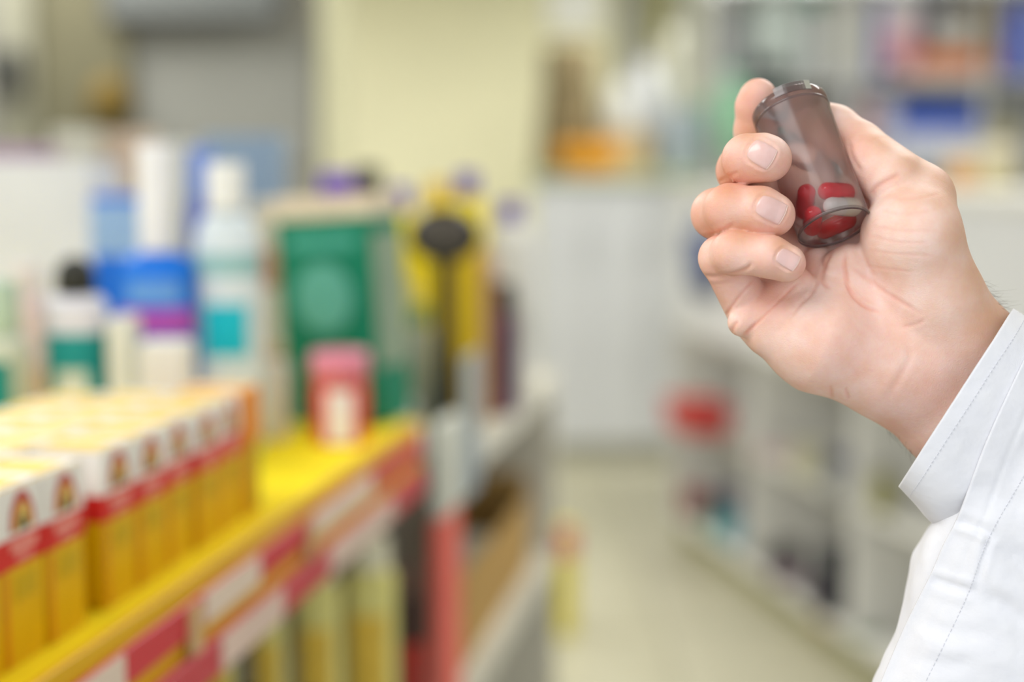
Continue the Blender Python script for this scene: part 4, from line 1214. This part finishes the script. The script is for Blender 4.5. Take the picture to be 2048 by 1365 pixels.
pr = plastic('smoke_plastic_rim', (.74, .70, .70), lin('8e8486'), .30, .18)
vial = bpy.data.objects.new('vial', None); COL.objects.link(vial)
vial.location = VM.to_translation(); vial.rotation_euler = VM.to_euler(); vial.scale = (.001,) * 3
tag(vial, 'smoky translucent plastic vial with red and white capsules, held in the fingers', 'vial')
R0, R1 = 14.3, 15.1
obj('body', lathe_me([(R0 - .2, 1.4), (R0, 2.2), (R1, VL - 6), (R1, VL - 5)], 64, closed=False), pm, vial, True)
obj('base', lathe_me([(0, 1.0), (R0 - 1.0, 1.0), (R0 - .2, 1.4)], 64, closed=False), pb, vial, True)
obj('base_rim', lathe_me([(R0 - .9, .9), (R0 - .8, 0), (R0 - .1, 0), (R0 + .2, .4), (R0 + .2, 1.0), (R0 + .05, 1.3)], 64, closed=False), pr, vial, True)
obj('neck_ring', lathe_me([(R1, VL - 6.2), (R1 + .3, VL - 5.9), (R1 + .3, VL - 5.2), (R1, VL - 4.9)], 64, closed=False), pr, vial, True)
lid = obj('lid', lathe_me([(R1 + .05, VL - 4.8), (R1 + .25, VL - 4.6), (R1 + .25, VL - 1.0), (R1 - .4, VL - .2), (R1 - 1.4, VL), (0, VL)], 64, closed=False), pb, vial, True)
# thumb tab on the lid: short raised arc at the front
vs, fs = [], []
for i in range(13):
    a = math.radians(62 + 56 * i / 12) if e2[2] < 0 else math.radians(62 + 56 * i / 12)
    for r_, z_ in ((R1 + .2, VL - 3.6), (R1 + .5, VL - 3.4), (R1 + .7, VL + .6), (R1 + .2, VL + .6)):
        vs.append((r_ * math.cos(a), r_ * math.sin(a), z_))
for i in range(12):
    for k in range(4): fs.append((i * 4 + k, i * 4 + (k + 1) % 4, i * 4 + 4 + (k + 1) % 4, i * 4 + 4 + k))
fs += [(0, 1, 2, 3), (51, 50, 49, 48)]
m_ = bpy.data.meshes.new('tab'); m_.from_pydata(vs, [], fs); m_.update()
tabo = obj('tab', m_, pr, lid)

def capsule(p0, p1, r, ca, cb_, label):
    p0, p1 = Vector((-p0[0], *p0[1:])), Vector((-p1[0], *p1[1:])); ln = (p1 - p0).length
    q = (p1 - p0).to_track_quat('Z', 'Y')
    root = bpy.data.objects.new('capsule', None); COL.objects.link(root)
    M_ = VM @ Matrix.Translation(p0) @ q.to_matrix().to_4x4()
    root.location = M_.to_translation(); root.rotation_euler = M_.to_euler(); root.scale = (.001,) * 3
    tag(root, label, 'capsule', 'capsules in the vial')
    h1 = [(r * math.sin(i / 8 * math.pi / 2), r - r * math.cos(i / 8 * math.pi / 2) - r) for i in range(9)] + [(r, ln * .55)]
    h2 = [(r * 1.05, ln * .45)] + [(r * 1.05, ln * .5)] + [(r * 1.05 * math.cos(i / 8 * math.pi / 2), ln + r * math.sin(i / 8 * math.pi / 2)) for i in range(9)]
    obj('half_shell', lathe_me(h1, 24, closed=False), mat(ca, .18, .04, .3, coat=.5), root, True)
    obj('half_shell', lathe_me(h2, 24, closed=False), mat(cb_, .18, .04, .3, coat=.5), root, True)
RED = 'ff1230'
cr = 3.5
# x to the right, y towards the viewer, z along the vial from its base
capsule((-7.0, 6.4, 14.5), (-7.5, -3.5, 12.2), cr, RED, RED, 'upright red capsule at the left inside the vial')
capsule((0.3, 7.6, 12.4), (8.6, 1.5, 13.0), cr, RED, 'f81834', 'red capsule lying across the top of the pile in the vial')
capsule((-7.5, 6.0, 4.8), (-7.0, -3.5, 4.8), cr, RED, RED, 'red capsule low at the left near the vial base')
capsule((-0.3, 9.0, 4.9), (8.6, 3.5, 5.2), cr, 'fffdf6', 'fdf8e4', 'cream white capsule in the vial')
capsule((-1.5, -9.0, 4.8), (7.2, -5.0, 4.8), cr, 'ff1626', RED, 'red capsule at the back against the vial base')
